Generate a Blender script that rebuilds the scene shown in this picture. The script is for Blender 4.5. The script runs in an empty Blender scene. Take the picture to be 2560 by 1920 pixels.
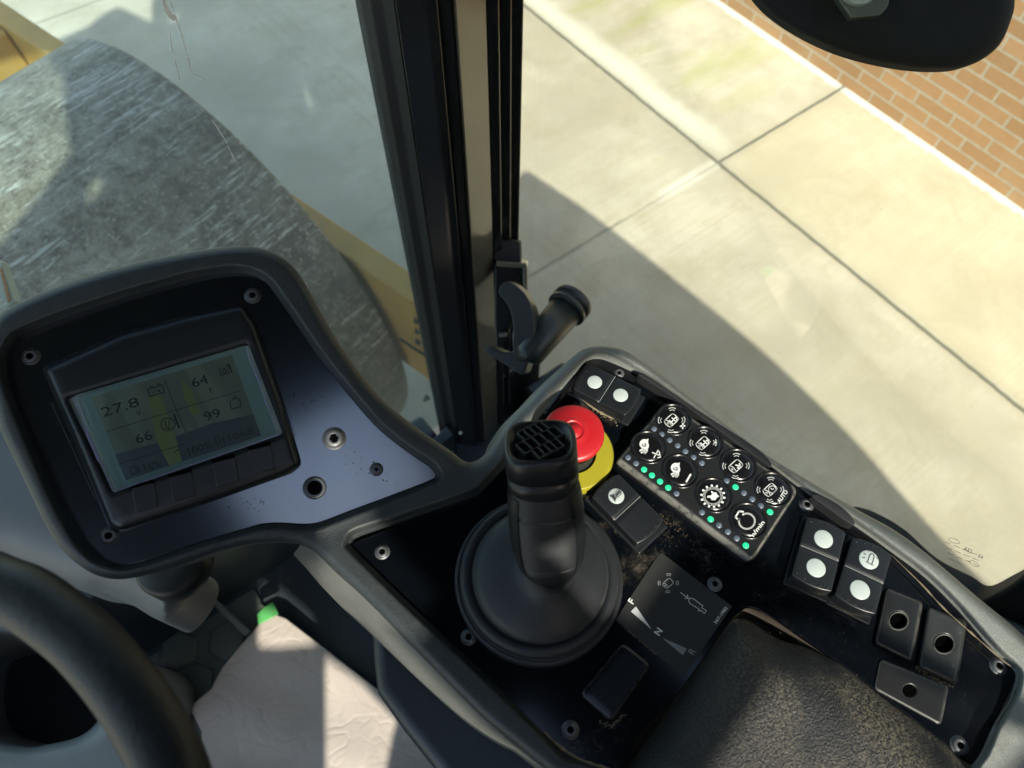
import bpy, bmesh, math, random
import numpy as np
from mathutils import Vector, Matrix
from mathutils.geometry import delaunay_2d_cdt
random.seed(7)
C = bpy.context.scene.collection
sc = bpy.context.scene
PI = math.pi

# ------------------------------------------------------------------ camera
F_PX, CX, CY = 1776.0, 1280.0, 960.0
_N = np.array([-10, 990, 1776.]); _N /= np.linalg.norm(_N)
_V = np.array([-2916, -3450, 1776.]); _V -= _N*_V.dot(_N); _V /= np.linalg.norm(_V)
R = np.array([np.cross(_V, -_N), _V, -_N])          # photo axes -> world axes
EYE = np.array([0, 0, 2.5])
camd = bpy.data.cameras.new('camera'); cam = bpy.data.objects.new('camera', camd); C.objects.link(cam)
m = Matrix.Identity(4)
for i in range(3):
    m[i][0] = R[i][0]; m[i][1] = -R[i][1]; m[i][2] = -R[i][2]; m[i][3] = EYE[i]
cam.matrix_world = m
camd.sensor_width = 36; camd.lens = 36*F_PX/2560; camd.clip_start = 0.01; camd.clip_end = 500
camd.dof.use_dof = True; camd.dof.focus_distance = 0.48; camd.dof.aperture_fstop = 9.5
sc.camera = cam

# ------------------------------------------------------------------ light
SUN = np.array([1.05, 3.4, -3.05]); SUN /= np.linalg.norm(SUN)     # travel direction of the light
w = bpy.data.worlds.new("World"); sc.world = w; w.use_nodes = True
nt = w.node_tree; bg = nt.nodes['Background']
sky = nt.nodes.new('ShaderNodeTexSky'); sky.sky_type = 'NISHITA'; sky.sun_disc = False
sky.sun_elevation = math.asin(-SUN[2]); sky.sun_rotation = math.atan2(-SUN[0], -SUN[1])
sky.air_density = 1.0; sky.dust_density = 1.6; sky.ozone_density = 2.2
wb = nt.nodes.new('ShaderNodeMix'); wb.data_type = 'RGBA'; wb.blend_type = 'MULTIPLY'; wb.inputs[0].default_value = 1
wb.inputs[7].default_value = (1.0, .95, .84, 1)      # camera white balance, warmer than the raw blue sky
nt.links.new(sky.outputs[0], wb.inputs[6]); nt.links.new(wb.outputs[2], bg.inputs[0]); bg.inputs[1].default_value = 0.14
sl = bpy.data.lights.new('sun', 'SUN'); sl.energy = 2.6; sl.angle = math.radians(0.55); sl.color = (1.0, 0.95, 0.83)
so = bpy.data.objects.new('sun', sl); C.objects.link(so)
so.rotation_mode = 'QUATERNION'; so.rotation_quaternion = Vector(SUN).to_track_quat('-Z', 'Y')
sc.view_settings.view_transform = 'Standard'; sc.view_settings.look = 'None'
sc.view_settings.exposure = 1.66; sc.view_settings.gamma = 1.0

# ------------------------------------------------------------------ projection of photo points on real surfaces
def ray(p):
    return R @ np.array([p[0]-CX, p[1]-CY, F_PX])
class Plane:
    def __init__(s, P0, n):
        s.P0 = np.array(P0, float); s.n = np.array(n, float)/np.linalg.norm(n)
    def nrm(s, p): return s.n
    def M(s, p, h=0):
        d = ray(p); return EYE + d*(((s.P0 + s.n*h - EYE) @ s.n)/(d @ s.n))
def Z(z): return Plane((0, 0, z), (0, 0, 1))
CZ = 2.08
CON = Z(CZ)
def smooth(a, b, x):
    t = min(1, max(0, (x-a)/(b-a))); return t*t*(3-2*t)
_a, _b = CON.M((1169, 1151)), CON.M((740, 1368)); _ax = (_b-_a)/np.linalg.norm(_b-_a)
TILT = math.radians(-20)
_up = np.array([0, 0, 1.]); _nb = _up*math.cos(TILT) + np.cross(_ax, _up)*math.sin(TILT)
BIN = Plane(CON.M((1000, 1240)), _nb)
class Blend:
    def w(s, p): return smooth(-45, 25, (p[0]-1000)*-.45 + (p[1]-1240)*-.89)
    def nrm(s, p):
        k = s.w(p); n = CON.n*(1-k) + BIN.n*k; return n/np.linalg.norm(n)
    def M(s, p, h=0):
        k = s.w(p); return CON.M(p, h)*(1-k) + BIN.M(p, h)*k
SURF = Blend()

# ------------------------------------------------------------------ node helpers
class NT:
    def __init__(s, name):
        s.m = bpy.data.materials.new(name); s.m.use_nodes = True; s.t = s.m.node_tree
        s.b = s.t.nodes['Principled BSDF']; s.out = s.t.nodes['Material Output']
        s.geo = s.t.nodes.new('ShaderNodeNewGeometry'); s.tc = s.t.nodes.new('ShaderNodeTexCoord')
    def n(s, typ, ins=None, **kw):
        x = s.t.nodes.new(typ)
        for k, v in kw.items(): setattr(x, k, v)
        for k, v in (ins or {}).items(): s.set(x.inputs[k], v)
        return x
    def set(s, sock, v):
        if hasattr(v, 'is_output'): s.t.links.new(v, sock)
        elif isinstance(v, (tuple, list)) and len(v) == 3 and sock.type == 'RGBA': sock.default_value = (*v, 1)
        else: sock.default_value = v
    def math(s, op, a, b=0.0, c=0.0):
        x = s.n('ShaderNodeMath', operation=op); s.set(x.inputs[0], a); s.set(x.inputs[1], b); s.set(x.inputs[2], c); return x.outputs[0]
    def noise(s, vec, scale, detail=4, rough=.6, dist=0):
        return s.n('ShaderNodeTexNoise', {'Vector': vec, 'Scale': scale, 'Detail': detail, 'Roughness': rough, 'Distortion': dist}).outputs[0]
    def ramp(s, f, lo, hi):
        x = s.n('ShaderNodeMapRange', {'Value': f, 'From Min': lo, 'From Max': hi}); x.interpolation_type = 'SMOOTHSTEP'; return x.outputs[0]
    def mix(s, f, a, b):
        x = s.n('ShaderNodeMix', data_type='RGBA'); s.set(x.inputs[0], f); s.set(x.inputs[6], a); s.set(x.inputs[7], b); return x.outputs[2]
    def scale(s, vec, v):
        x = s.n('ShaderNodeMapping'); s.set(x.inputs[0], vec); x.inputs[3].default_value = v; return x.outputs[0]
    def sep(s, vec):
        x = s.n('ShaderNodeSeparateXYZ'); s.set(x.inputs[0], vec); return x.outputs
    def bump(s, h, strength, dist=.001, normal=None):
        x = s.n('ShaderNodeBump', {'Height': h, 'Strength': strength, 'Distance': dist})
        if normal is not None: s.set(x.inputs['Normal'], normal)
        s.set(s.b.inputs['Normal'], x.outputs[0]); return x.outputs[0]
    def P(s, **kw):
        for k, v in kw.items(): s.set(s.b.inputs[k.replace('_', ' ')], v)

def mat(name, col, rough=.5, metal=0, var=.15, vs=60, bs=0, bstr=.3, bd=.0004, dust=None, dlo=.55, dhi=.7, ds=120, spec=.5, coat=0, scratch=0):
    a = NT(name); pos = a.geo.outputs['Position']
    nz = a.noise(pos, vs, 5)
    k1 = tuple(c*(1-var) for c in col); k2 = tuple(min(1, c*(1+var)) for c in col)
    c = a.mix(nz, k1, k2); r = rough
    if dust:
        d = a.ramp(a.math('ADD', a.math('MULTIPLY', a.noise(pos, ds, 8, .75), .6), a.math('MULTIPLY', a.noise(pos, ds*.12, 3), .4)), dlo, dhi)
        c = a.mix(d, c, dust); r = a.math('ADD', a.math('MULTIPLY', d, .45), rough)
    if scratch:
        v = a.n('ShaderNodeTexVoronoi', {'Vector': a.scale(pos, (900, 700, 900)), 'Scale': 1.0}).outputs[0]
        d = a.math('MULTIPLY', a.ramp(v, .2, .1), scratch)
        c = a.mix(d, c, (.35, .35, .3))
    a.P(Base_Color=c, Roughness=r, Metallic=float(metal)); a.b.inputs['Specular IOR Level'].default_value = spec
    a.b.inputs['Coat Weight'].default_value = coat; a.b.inputs['Coat IOR'].default_value = 2.15; a.b.inputs['Coat Roughness'].default_value = .14; a.b.inputs['Coat Tint'].default_value = (.42, .66, .88, 1)
    if bs: a.bump(a.noise(pos, bs, 3, .6), bstr, bd)
    return a.m

# ------------------------------------------------------------------ materials
MT = {}
DUST = (.34, .29, .2)
def m_frame():
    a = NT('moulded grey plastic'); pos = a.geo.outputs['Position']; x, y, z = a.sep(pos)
    g = a.ramp(a.math('ADD', x, a.math('MULTIPLY', a.noise(pos, 30, 4), .05)), .10, .16)     # sunlight painted in: moulding paler towards its outer right run
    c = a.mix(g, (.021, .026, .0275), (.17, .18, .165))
    sp = a.ramp(a.noise(pos, 900, 3, .7), .56, .72); c = a.mix(a.math('MULTIPLY', sp, a.math('ADD', a.math('MULTIPLY', g, .55), .04)), c, (.42, .42, .36))
    c = a.mix(a.math('MULTIPLY', a.ramp(a.noise(pos, 60, 5, .7), .52, .75), .3), c, (.08, .07, .055))
    a.P(Base_Color=c, Roughness=.5); a.bump(a.noise(pos, 800, 3, .6), .55, .0006); return a.m
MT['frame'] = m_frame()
def m_panel():
    a = NT('gloss black panel'); pos = a.geo.outputs['Position']
    spots = [((1600, 1410), .016, 1.), ((1650, 1400), .014, .8), ((1500, 1330), .014, .7), ((1570, 1420), .02, .8), ((1760, 1390), .02, .6), ((1450, 1020), .012, .9), ((1530, 1040), .012, .9), ((1990, 1465), .012, .9), ((2120, 1530), .014, .9), ((2350, 1680), .016, .8), ((2420, 1600), .02, .45), ((1480, 1890), .022, .6), ((1540, 1800), .018, .5), ((1900, 1470), .05, .25), ((2450, 1750), .03, .4), ((1680, 1310), .02, .5)]
    d = 0.0
    for p, rad, k in spots:
        q = CON.M(p, -.0085); v = a.n('ShaderNodeVectorMath', {0: pos}, operation='DISTANCE'); v.inputs[1].default_value = tuple(q)
        d = a.math('MAXIMUM', d, a.math('MULTIPLY', a.ramp(v.outputs['Value'], rad, rad*.15), k*.8))
    nz = a.math('ADD', a.math('MULTIPLY', a.noise(pos, 2600, 4, .85), .6), a.math('MULTIPLY', a.noise(pos, 160, 5, .7), .4))
    k = a.ramp(a.math('ADD', nz, a.math('MULTIPLY', d, .17)), .585, .80)
    spk = a.math('MULTIPLY', a.ramp(a.noise(pos, 1400, 2, .6), .74, .80), .6)
    k = a.math('MAXIMUM', k, a.math('MULTIPLY', spk, .5))
    c = a.mix(k, (.0018, .0027, .0042), (.115, .098, .07))
    a.P(Base_Color=c, Roughness=a.math('ADD', a.math('MULTIPLY', k, .6), .12)); return a.m
MT['panel'] = m_panel()
MT['binpanel'] = mat('gloss black display surround', (.0035, .004, .005), .2, var=.3, bs=300, bstr=.12, bd=.0001, dust=(.05, .05, .05), dlo=.66, dhi=.8, ds=600, spec=1.0, coat=1)
MT['plastic'] = mat('satin black plastic', (.0085, .010, .0115), .36, var=.2, bs=1500, bstr=.25, bd=.0001, dust=(.22, .2, .15), dlo=.64, dhi=.82, ds=900)
MT['rubber'] = mat('black rubber', (.008, .0095, .0115), .48, var=.25, bs=900, bstr=.2, bd=.0002, dust=(.1, .1, .085), dlo=.62, dhi=.85, ds=600)
MT['key'] = mat('black key cap', (.005, .005, .0055), .25, var=.2, dust=(.15, .13, .1), dlo=.68, dhi=.85, ds=900)
def m_edge(name, col, rough, edge, lo=.985, hi=.86, amt=.8, bs=2200):  # sloping edges painted paler, imitating bevels that catch the light
    a = NT(name); pos = a.geo.outputs['Position']; nz = a.sep(a.geo.outputs['Normal'])[2]
    f = a.math('MULTIPLY', a.ramp(nz, lo, hi), a.math('MULTIPLY', a.ramp(nz, .15, .5), a.math('MULTIPLY', a.ramp(a.noise(pos, 160, 5, .7), .30, .55), amt)))
    f = a.math('MAXIMUM', f, a.math('MULTIPLY', a.ramp(a.noise(pos, 900, 4, .75), .62, .8), .35))
    a.P(Base_Color=a.mix(f, col, edge), Roughness=a.math('ADD', a.math('MULTIPLY', f, .3), rough)); a.bump(a.noise(pos, bs, 3, .6), .2, .0002); return a.m
MT['keypad'] = m_edge('keypad charcoal', (.0095, .0102, .0105), .38, (.15, .148, .125))
MT['cover'] = m_edge('cover charcoal', (.0105, .0112, .0115), .34, (.10, .10, .09), amt=.45)
MT['softcover'] = m_edge('gloss cover', (.004, .005, .007), .22, (.05, .05, .045), amt=.5)
MT['boot'] = m_edge('rubber boot', (.0078, .0095, .012), .5, (.03, .031, .032), .8, .45, .8)
MT['latch'] = mat('grey black nylon', (.022, .026, .027), .36, var=.2, bs=900, bstr=.15, bd=.0002)
MT['keypad_old'] = mat('keypad charcoal', (.0075, .008, .0083), .40, var=.2, bs=2500, bstr=.2, bd=.0001, dust=(.25, .21, .14), dlo=.60, dhi=.8, ds=500)
MT['dusty'] = mat('sandy dust', (.2, .16, .10), .95, var=.3, vs=900, bs=2500, bstr=.6, bd=.0006)
MT['brown'] = mat('brown foam edge', (.055, .042, .03), .9, var=.3, bs=1200, bstr=.5)
MT['white'] = mat('white print', (.55, .57, .55), .55, var=.06)
MT['greyprint'] = mat('grey print', (.17, .18, .18), .55)
MT['ink'] = mat('dark ink', (.03, .03, .028), .6)
MT['steel'] = mat('worn screw steel', (.10, .105, .11), .42, metal=.5, var=.7, vs=1500, bs=1500, bstr=.6, bd=.0003)
MT['hole'] = mat('dark hollow', (.0015, .0015, .0015), .9, spec=0.0)
MT['red'] = mat('red plastic', (.36, .006, .010), .42, var=.08, dust=(.25, .04, .03), dlo=.72, dhi=.85, ds=900)
MT['yellowp'] = mat('yellow plastic', (.27, .24, .012), .45, var=.12)
MT['leather'] = None
MT['decal'] = mat('charcoal decal', (.021, .022, .0205), .42, var=.15, dust=(.12, .12, .1), dlo=.66, dhi=.8, ds=700)
MT['ledoff'] = mat('unlit lens', (.09, .115, .15), .3)
MT['black'] = mat('black painted metal', (.011, .012, .013), .17, var=.3, vs=30, bs=60, bstr=.12, bd=.0006, dust=(.07, .065, .055), dlo=.6, dhi=.85, ds=90, spec=.6)
MT['strip'] = mat('glossy post face', (.15, .141, .112), .14, metal=.35, var=.12, vs=20, bs=40, bstr=.08, bd=.0008, dust=(.16, .15, .12), dlo=.62, dhi=.8, ds=80)
MT['matteblack'] = mat('matt black', (.010, .011, .012), .7, var=.3)
MT['discblack'] = mat('soft black disc', (.005, .0055, .0065), .9, var=.15, bs=800, bstr=.1)
MT['lightgrey'] = mat('grey moulded shroud', (.13, .14, .145), .5, var=.15, vs=25, bs=1200, bstr=.4, bd=.0004, dust=(.3, .28, .22), dlo=.6, dhi=.8, ds=60)
MT['greydark'] = mat('slate trim', (.021, .029, .035), .42, var=.25, vs=18, dust=(.09, .09, .08), dlo=.55, dhi=.8, ds=40)
MT['mat'] = mat('floor mat rubber', (.075, .088, .078), .32, var=.35, vs=30, bs=900, bstr=.3, dust=(.12, .12, .1), dlo=.55, dhi=.75, ds=80)
MT['yellow'] = mat('machine yellow paint', (.47, .28, .065), .55, var=.25, vs=9, bs=300, bstr=.2, dust=(.36, .27, .15), dlo=.5, dhi=.7, ds=14)
MT['greentape'] = mat('green tape', (.09, .38, .10), .6, var=.1, vs=200)
MT['siding'] = mat('pale wall trim', (.4, .4, .35), .6)
MT['red2'] = mat('orange stripe', (.4, .15, .05), .6)
MT['dark cab'] = mat('cab lining', (.008, .009, .01), .8)

def m_led():
    a = NT('lit green lamp'); a.P(Base_Color=(.02, .3, .12), Roughness=.3)
    a.b.inputs['Emission Color'].default_value = (.01, .9, .35, 1); a.b.inputs['Emission Strength'].default_value = .28
    return a.m
MT['led'] = m_led()
def m_lens():
    a = NT('milky white lens'); pos = a.geo.outputs['Position']
    a.P(Base_Color=a.mix(a.noise(pos, 300, 3), (.36, .41, .39), (.41, .46, .44)), Roughness=.3)
    a.b.inputs['Subsurface Weight'].default_value = 0
    return a.m
MT['lens'] = m_lens()
def m_leather():
    a = NT('grained armrest vinyl'); pos = a.geo.outputs['Position']
    p2 = a.scale(pos, (1.0, 1.25, 1))
    v = a.n('ShaderNodeTexVoronoi', {'Vector': p2, 'Scale': 820.0, 'Randomness': 1.0}, feature='SMOOTH_F1').outputs[0]
    nz = a.noise(p2, 640, 6, .65, 1.6); big = a.noise(pos, 22, 3, .5)
    h = a.math('ADD', a.math('MULTIPLY', v, .8), nz)
    d = a.math('MULTIPLY', a.ramp(a.noise(pos, 700, 5, .7), .44, .60), a.ramp(big, .36, .56))
    sx = a.sep(pos)
    far = a.ramp(a.math('ADD', sx[0], a.math('MULTIPLY', sx[1], -.6)), .10, .215)   # the rubbed, dusty outer end of the pad
    d = a.math('MULTIPLY', d, a.math('ADD', a.math('MULTIPLY', far, .85), .08))
    c = a.mix(d, (.006, .007, .009), (.13, .112, .08))
    a.P(Base_Color=c, Roughness=a.math('ADD', a.math('MULTIPLY', d, .2), .42))
    a.bump(h, .75, .0009)
    return a.m
MT['leather'] = m_leather()
MT['hubgrey'] = mat('pale hub plastic', (.22, .235, .24), .45, var=.12, vs=25, bs=900, bstr=.3)
def m_wheel():
    a = NT('steering wheel grip'); pos = a.geo.outputs['Position']
    nz = a.noise(a.scale(pos, (1, 1, 1)), 330, 4, .6, 2.0)
    a.P(Base_Color=a.mix(a.ramp(a.noise(pos, 500, 5), .6, .8), (.005, .0062, .0078), (.014, .016, .018)), Roughness=.42)
    a.bump(nz, .5, .0006); return a.m
MT['wheel'] = m_wheel()
def m_glass(name, tint, haze, hazecol=(.75, .85, .85), refl=.22):
    a = NT(name); t = a.t
    tr = a.n('ShaderNodeBsdfTransparent', {'Color': tint})
    gl = a.n('ShaderNodeBsdfGlossy', {'Color': (1, 1, 1), 'Roughness': .01})
    fr = a.n('ShaderNodeFresnel', {'IOR': 1.3})
    df = a.n('ShaderNodeBsdfDiffuse', {'Color': hazecol})
    m1 = a.n('ShaderNodeMixShader'); a.set(m1.inputs[0], a.math('MULTIPLY', fr.outputs[0], refl)); t.links.new(tr.outputs[0], m1.inputs[1]); t.links.new(gl.outputs[0], m1.inputs[2])
    pos = a.geo.outputs['Position']
    d = a.math('MULTIPLY', a.math('ADD', a.noise(pos, 4, 3), .3), haze)
    spk = a.math('MULTIPLY', a.ramp(a.noise(pos, 260, 2), .80, .83), .5)
    m2 = a.n('ShaderNodeMixShader'); a.set(m2.inputs[0], a.math('ADD', d, spk)); t.links.new(m1.outputs[0], m2.inputs[1]); t.links.new(df.outputs[0], m2.inputs[2])
    t.links.new(m2.outputs[0], a.out.inputs[0]); return a.m
MT['glass'] = m_glass('cab side glass', (.965, .965, .905), .0)
MT['wglass'] = m_glass('dusty windscreen glass', (.89, .96, .94), .09)
MT['lcdglass'] = m_glass('clear display cover', (.8, .88, .88), .02, refl=.9)

def m_concrete():
    a = NT('broomed concrete'); pos = a.geo.outputs['Position']; x, y, z = a.sep(pos)
    big = a.noise(pos, 1.1, 5, .6); mid = a.noise(pos, 5, 6, .65); fine = a.noise(pos, 90, 4, .7)
    broom = a.noise(a.scale(pos, (1.2, 95, 1)), 1.0, 4, .75)
    c = a.mix(a.ramp(big, .35, .7), (.37, .355, .295), (.53, .515, .44))
    c = a.mix(a.math('MULTIPLY', a.ramp(mid, .45, .75), .35), c, (.40, .375, .25))
    c = a.mix(a.math('MULTIPLY', a.ramp(broom, .42, .62), .38), c, (.37, .35, .26))
    c = a.mix(a.math('MULTIPLY', a.ramp(fine, .56, .72), .35), c, (.30, .29, .24))
    c = a.mix(a.math('MULTIPLY', a.ramp(a.noise(pos, 2.6, 8, .78, .8), .48, .66), .42), c, (.32, .30, .225))
    c = a.mix(a.math('MULTIPLY', a.ramp(a.noise(pos, 34, 6, .8), .54, .68), .28), c, (.28, .27, .21))
    # algae tinge and yellow stain on the strip beside the wall
    wx = a.math('ADD', x, a.math('MULTIPLY', a.math('SUBTRACT', mid, .5), .25))
    alg = a.math('MULTIPLY', a.math('MULTIPLY', a.ramp(wx, 2.5, 2.7), a.ramp(y, 1.4, 2.3)), a.math('MULTIPLY', a.ramp(a.noise(a.scale(pos, (1, 4, 1)), .9, 3), .46, .66), .6))
    c = a.mix(alg, c, (.30, .33, .12))
    tan = a.math('MULTIPLY', a.math('MULTIPLY', a.ramp(x, 2.41, 2.44), a.ramp(y, 1.49, 1.47)), .30)
    c = a.mix(tan, c, (.42, .37, .24))
    # pale bloom along the joint and at the foot of the wall
    jx = a.math('ABSOLUTE', a.math('SUBTRACT', x, 2.47))
    bl = a.math('MULTIPLY', a.math('MULTIPLY', a.ramp(a.math('ADD', jx, a.math('MULTIPLY', mid, .12)), .19, .07), a.ramp(y, 1.3, 1.8)), .6)
    c = a.mix(bl, c, (.66, .68, .62))
    wb = a.ramp(a.math('ADD', x, a.math('MULTIPLY', a.math('SUBTRACT', a.noise(pos, 22, 4), .5), .08)), 3.278, 3.298)
    c = a.mix(wb, c, (.60, .62, .58))
    jy0 = a.math('ABSOLUTE', a.math('SUBTRACT', a.math('ADD', y, a.math('MULTIPLY', a.math('SUBTRACT', mid, .5), .02)), 1.495))
    c = a.mix(a.math('MULTIPLY', a.math('MULTIPLY', a.ramp(jy0, .05, .012), a.ramp(x, 1.95, 2.1)), a.math('MULTIPLY', a.ramp(x, 2.42, 2.38), .5)), c, (.72, .73, .68))
    # joints
    wob = a.math('MULTIPLY', a.math('SUBTRACT', a.noise(pos, 14, 3), .5), .014)
    jd = a.math('ABSOLUTE', a.math('SUBTRACT', a.math('ADD', x, wob), 2.398))
    j1 = a.ramp(jd, .013, .006)
    jy = a.math('ABSOLUTE', a.math('SUBTRACT', a.math('PINGPONG', a.math('ADD', a.math('ADD', y, wob), 30.5-1.495), 1.525), 0))
    j2 = a.math('MULTIPLY', a.ramp(jy, .011, .004), a.math('ADD', a.math('MULTIPLY', a.ramp(x, 2.38, 2.42), .75), .25))
    j2 = a.math('MAXIMUM', j2, a.math('MULTIPLY', a.ramp(jy, .012, .003), a.math('MULTIPLY', a.ramp(x, 1.95, 1.7), .55)))
    jj = a.math('MAXIMUM', j1, j2)
    c = a.mix(a.math('MULTIPLY', a.ramp(a.math('MINIMUM', jd, a.math('ADD', jy, a.math('MULTIPLY', a.ramp(x, 2.3, 1.9), 1.0))), .07, .0), .28), c, (.27, .25, .18))
    c = a.mix(a.math('MULTIPLY', jj, .85), c, (.10, .105, .085))
    # oily specks and faint tyre tracks
    v = a.n('ShaderNodeTexVoronoi', {'Vector': pos, 'Scale': 1.7}).outputs[0]
    c = a.mix(a.math('MULTIPLY', a.ramp(v, .035, .018), .55), c, (.22, .21, .17))
    lx = a.math('ADD', x, a.math('MULTIPLY', y, .06))
    tr = a.math('MULTIPLY', a.ramp(a.math('SINE', a.math('MULTIPLY', lx, 95.0)), .2, .9), a.math('MULTIPLY', a.ramp(a.math('ABSOLUTE', a.math('SUBTRACT', lx, 1.42)), .16, .10), a.math('MULTIPLY', a.ramp(mid, .3, .6), .22)))
    c = a.mix(tr, c, (.30, .29, .25))
    a.P(Base_Color=c, Roughness=.9); a.b.inputs['Specular IOR Level'].default_value = .2
    a.bump(a.math('SUBTRACT', a.math('ADD', a.math('MULTIPLY', broom, .5), a.math('MULTIPLY', fine, .5)), a.math('MULTIPLY', jj, 4.0)), .5, .003)
    return a.m
MT['concrete'] = m_concrete()
def m_brick():
    a = NT('orange brick'); pos = a.geo.outputs['Position']; x, y, z = a.sep(pos)
    cv = a.n('ShaderNodeCombineXYZ'); a.set(cv.inputs[0], y); a.set(cv.inputs[1], a.math('ADD', z, .004))
    b = a.n('ShaderNodeTexBrick', {'Vector': cv.outputs[0], 'Color1': (.41, .25, .13), 'Color2': (.31, .185, .09), 'Mortar': (.40, .38, .31),
        'Scale': 1.0, 'Mortar Size': .0062, 'Mortar Smooth': .15, 'Bias': -.1, 'Brick Width': .2055, 'Row Height': .0685})
    nz = a.noise(pos, 28, 6, .7); c = a.mix(a.math('MULTIPLY', a.ramp(nz, .40, .7), .35), b.outputs[0], (.3, .18, .09))
    c = a.mix(a.math('MULTIPLY', a.ramp(a.noise(pos, 3, 4), .5, .75), .25), c, (.45, .36, .24))
    a.P(Base_Color=c, Roughness=.85)
    a.bump(a.math('ADD', a.math('MULTIPLY', a.math('SUBTRACT', 1.0, b.outputs[1]), 1.0), a.math('MULTIPLY', nz, .3)), .8, .006)
    return a.m
MT['brick'] = m_brick()
def m_drum():
    a = NT('worn drum steel'); oc = a.tc.outputs['Object']     # object x runs along the drum's axle
    lng = a.noise(a.scale(oc, (9, 75, 75)), 1.0, 6, .75, .3)
    lng2 = a.noise(a.scale(oc, (22, 150, 150)), 1.0, 5, .75, .3)
    patch = a.noise(oc, 3.4, 6, .7); patch2 = a.noise(oc, 11, 6, .75, .5); sp = a.noise(oc, 48, 8, .85); sp2 = a.noise(oc, 120, 4, .75)
    c = a.mix(a.ramp(patch2, .36, .64), (.13, .105, .078), (.31, .27, .215))
    ox = a.sep(oc); up = a.ramp(a.math('ADD', ox[1], a.math('MULTIPLY', ox[0], -.9)), 1.0, 1.5)      # scuffed band on the outer left of the drum
    c = a.mix(a.math('MULTIPLY', a.ramp(ox[0], .15, .5), a.math('MULTIPLY', a.ramp(ox[1], 1.75, 1.1), .6)), c, (.06, .046, .033))
    k = a.math('MULTIPLY', a.ramp(lng, .53, .60), a.math('ADD', a.math('MULTIPLY', a.ramp(patch, .44, .58), .75), a.math('MULTIPLY', up, .35)))
    c = a.mix(a.math('MULTIPLY', k, .95), c, (.56, .54, .48))
    c = a.mix(a.math('MULTIPLY', a.math('MULTIPLY', a.ramp(lng2, .55, .66), up), .5), c, (.44, .43, .38))
    c = a.mix(a.math('MULTIPLY', a.ramp(sp, .54, .60), .55), c, (.36, .33, .27))
    c = a.mix(a.math('MULTIPLY', a.ramp(sp, .46, .39), .7), c, (.04, .03, .022))
    for sc_, th, am in ((30, .12, .35), (70, .18, .5), (140, .22, .5)):
        v = a.n('ShaderNodeTexVoronoi', {'Vector': oc, 'Scale': float(sc_), 'Randomness': 1.0}); col = a.sep(v.outputs['Color'])[0]
        dot = a.math('MULTIPLY', a.ramp(v.outputs[0], th*1.4, th*.5), a.ramp(col, .62, .7))
        c = a.mix(a.math('MULTIPLY', dot, am), c, (.56, .53, .46))
        dk = a.math('MULTIPLY', a.ramp(v.outputs[0], th*1.6, th*.6), a.ramp(col, .3, .22))
        c = a.mix(a.math('MULTIPLY', dk, am*.8), c, (.03, .024, .018))
    a.P(Base_Color=c, Roughness=.55, Metallic=.1); a.bump(a.math('ADD', sp, lng2), .35, .003)
    return a.m
MT['drum'] = m_drum()
def m_paper():
    a = NT('crumpled kraft paper'); pos = a.geo.outputs['Position']
    n1 = a.noise(pos, 9, 4, .6, 1.5); v = a.n('ShaderNodeTexVoronoi', {'Vector': pos, 'Scale': 14.0}, feature='DISTANCE_TO_EDGE').outputs[0]
    a.P(Base_Color=a.mix(a.ramp(a.noise(pos, 6, 5), .35, .7), (.38, .33, .28), (.45, .395, .34)), Roughness=.85)
    rd = a.math('ABSOLUTE', a.math('SUBTRACT', a.noise(pos, 16, 2, .5, .6), .5)); rd2 = a.math('ABSOLUTE', a.math('SUBTRACT', a.noise(pos, 34, 2, .5, .4), .5))
    a.bump(a.math('ADD', a.math('MULTIPLY', a.ramp(rd, 0, .07), .30), a.math('ADD', a.math('MULTIPLY', a.ramp(rd2, 0, .08), .10), a.math('MULTIPLY', n1, .6))), .30, .005); return a.m
MT['paper'] = m_paper()
def m_lcd():
    a = NT('grey display film'); pos = a.geo.outputs['Position']
    sx = a.sep(a.tc.outputs['Object'])
    c = a.mix(a.ramp(a.noise(a.scale(a.tc.outputs['Object'], (60, 12, 1)), 1.0, 3, .5), .45, .62), (.22, .205, .15), (.31, .30, .22))
    a.P(Base_Color=c, Roughness=.35); return a.m
MT['lcd'] = m_lcd()
MT['lcdborder'] = mat('pale display border', (.28, .36, .34), .4, var=.08, vs=20)
MT['lcdink'] = mat('display digits', (.015, .015, .015), .5)
MT['lcdyellow'] = mat('display yellow band', (.30, .285, .09), .4)
MT['lcdblue'] = mat('display dark band', (.10, .098, .12), .4)

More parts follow.
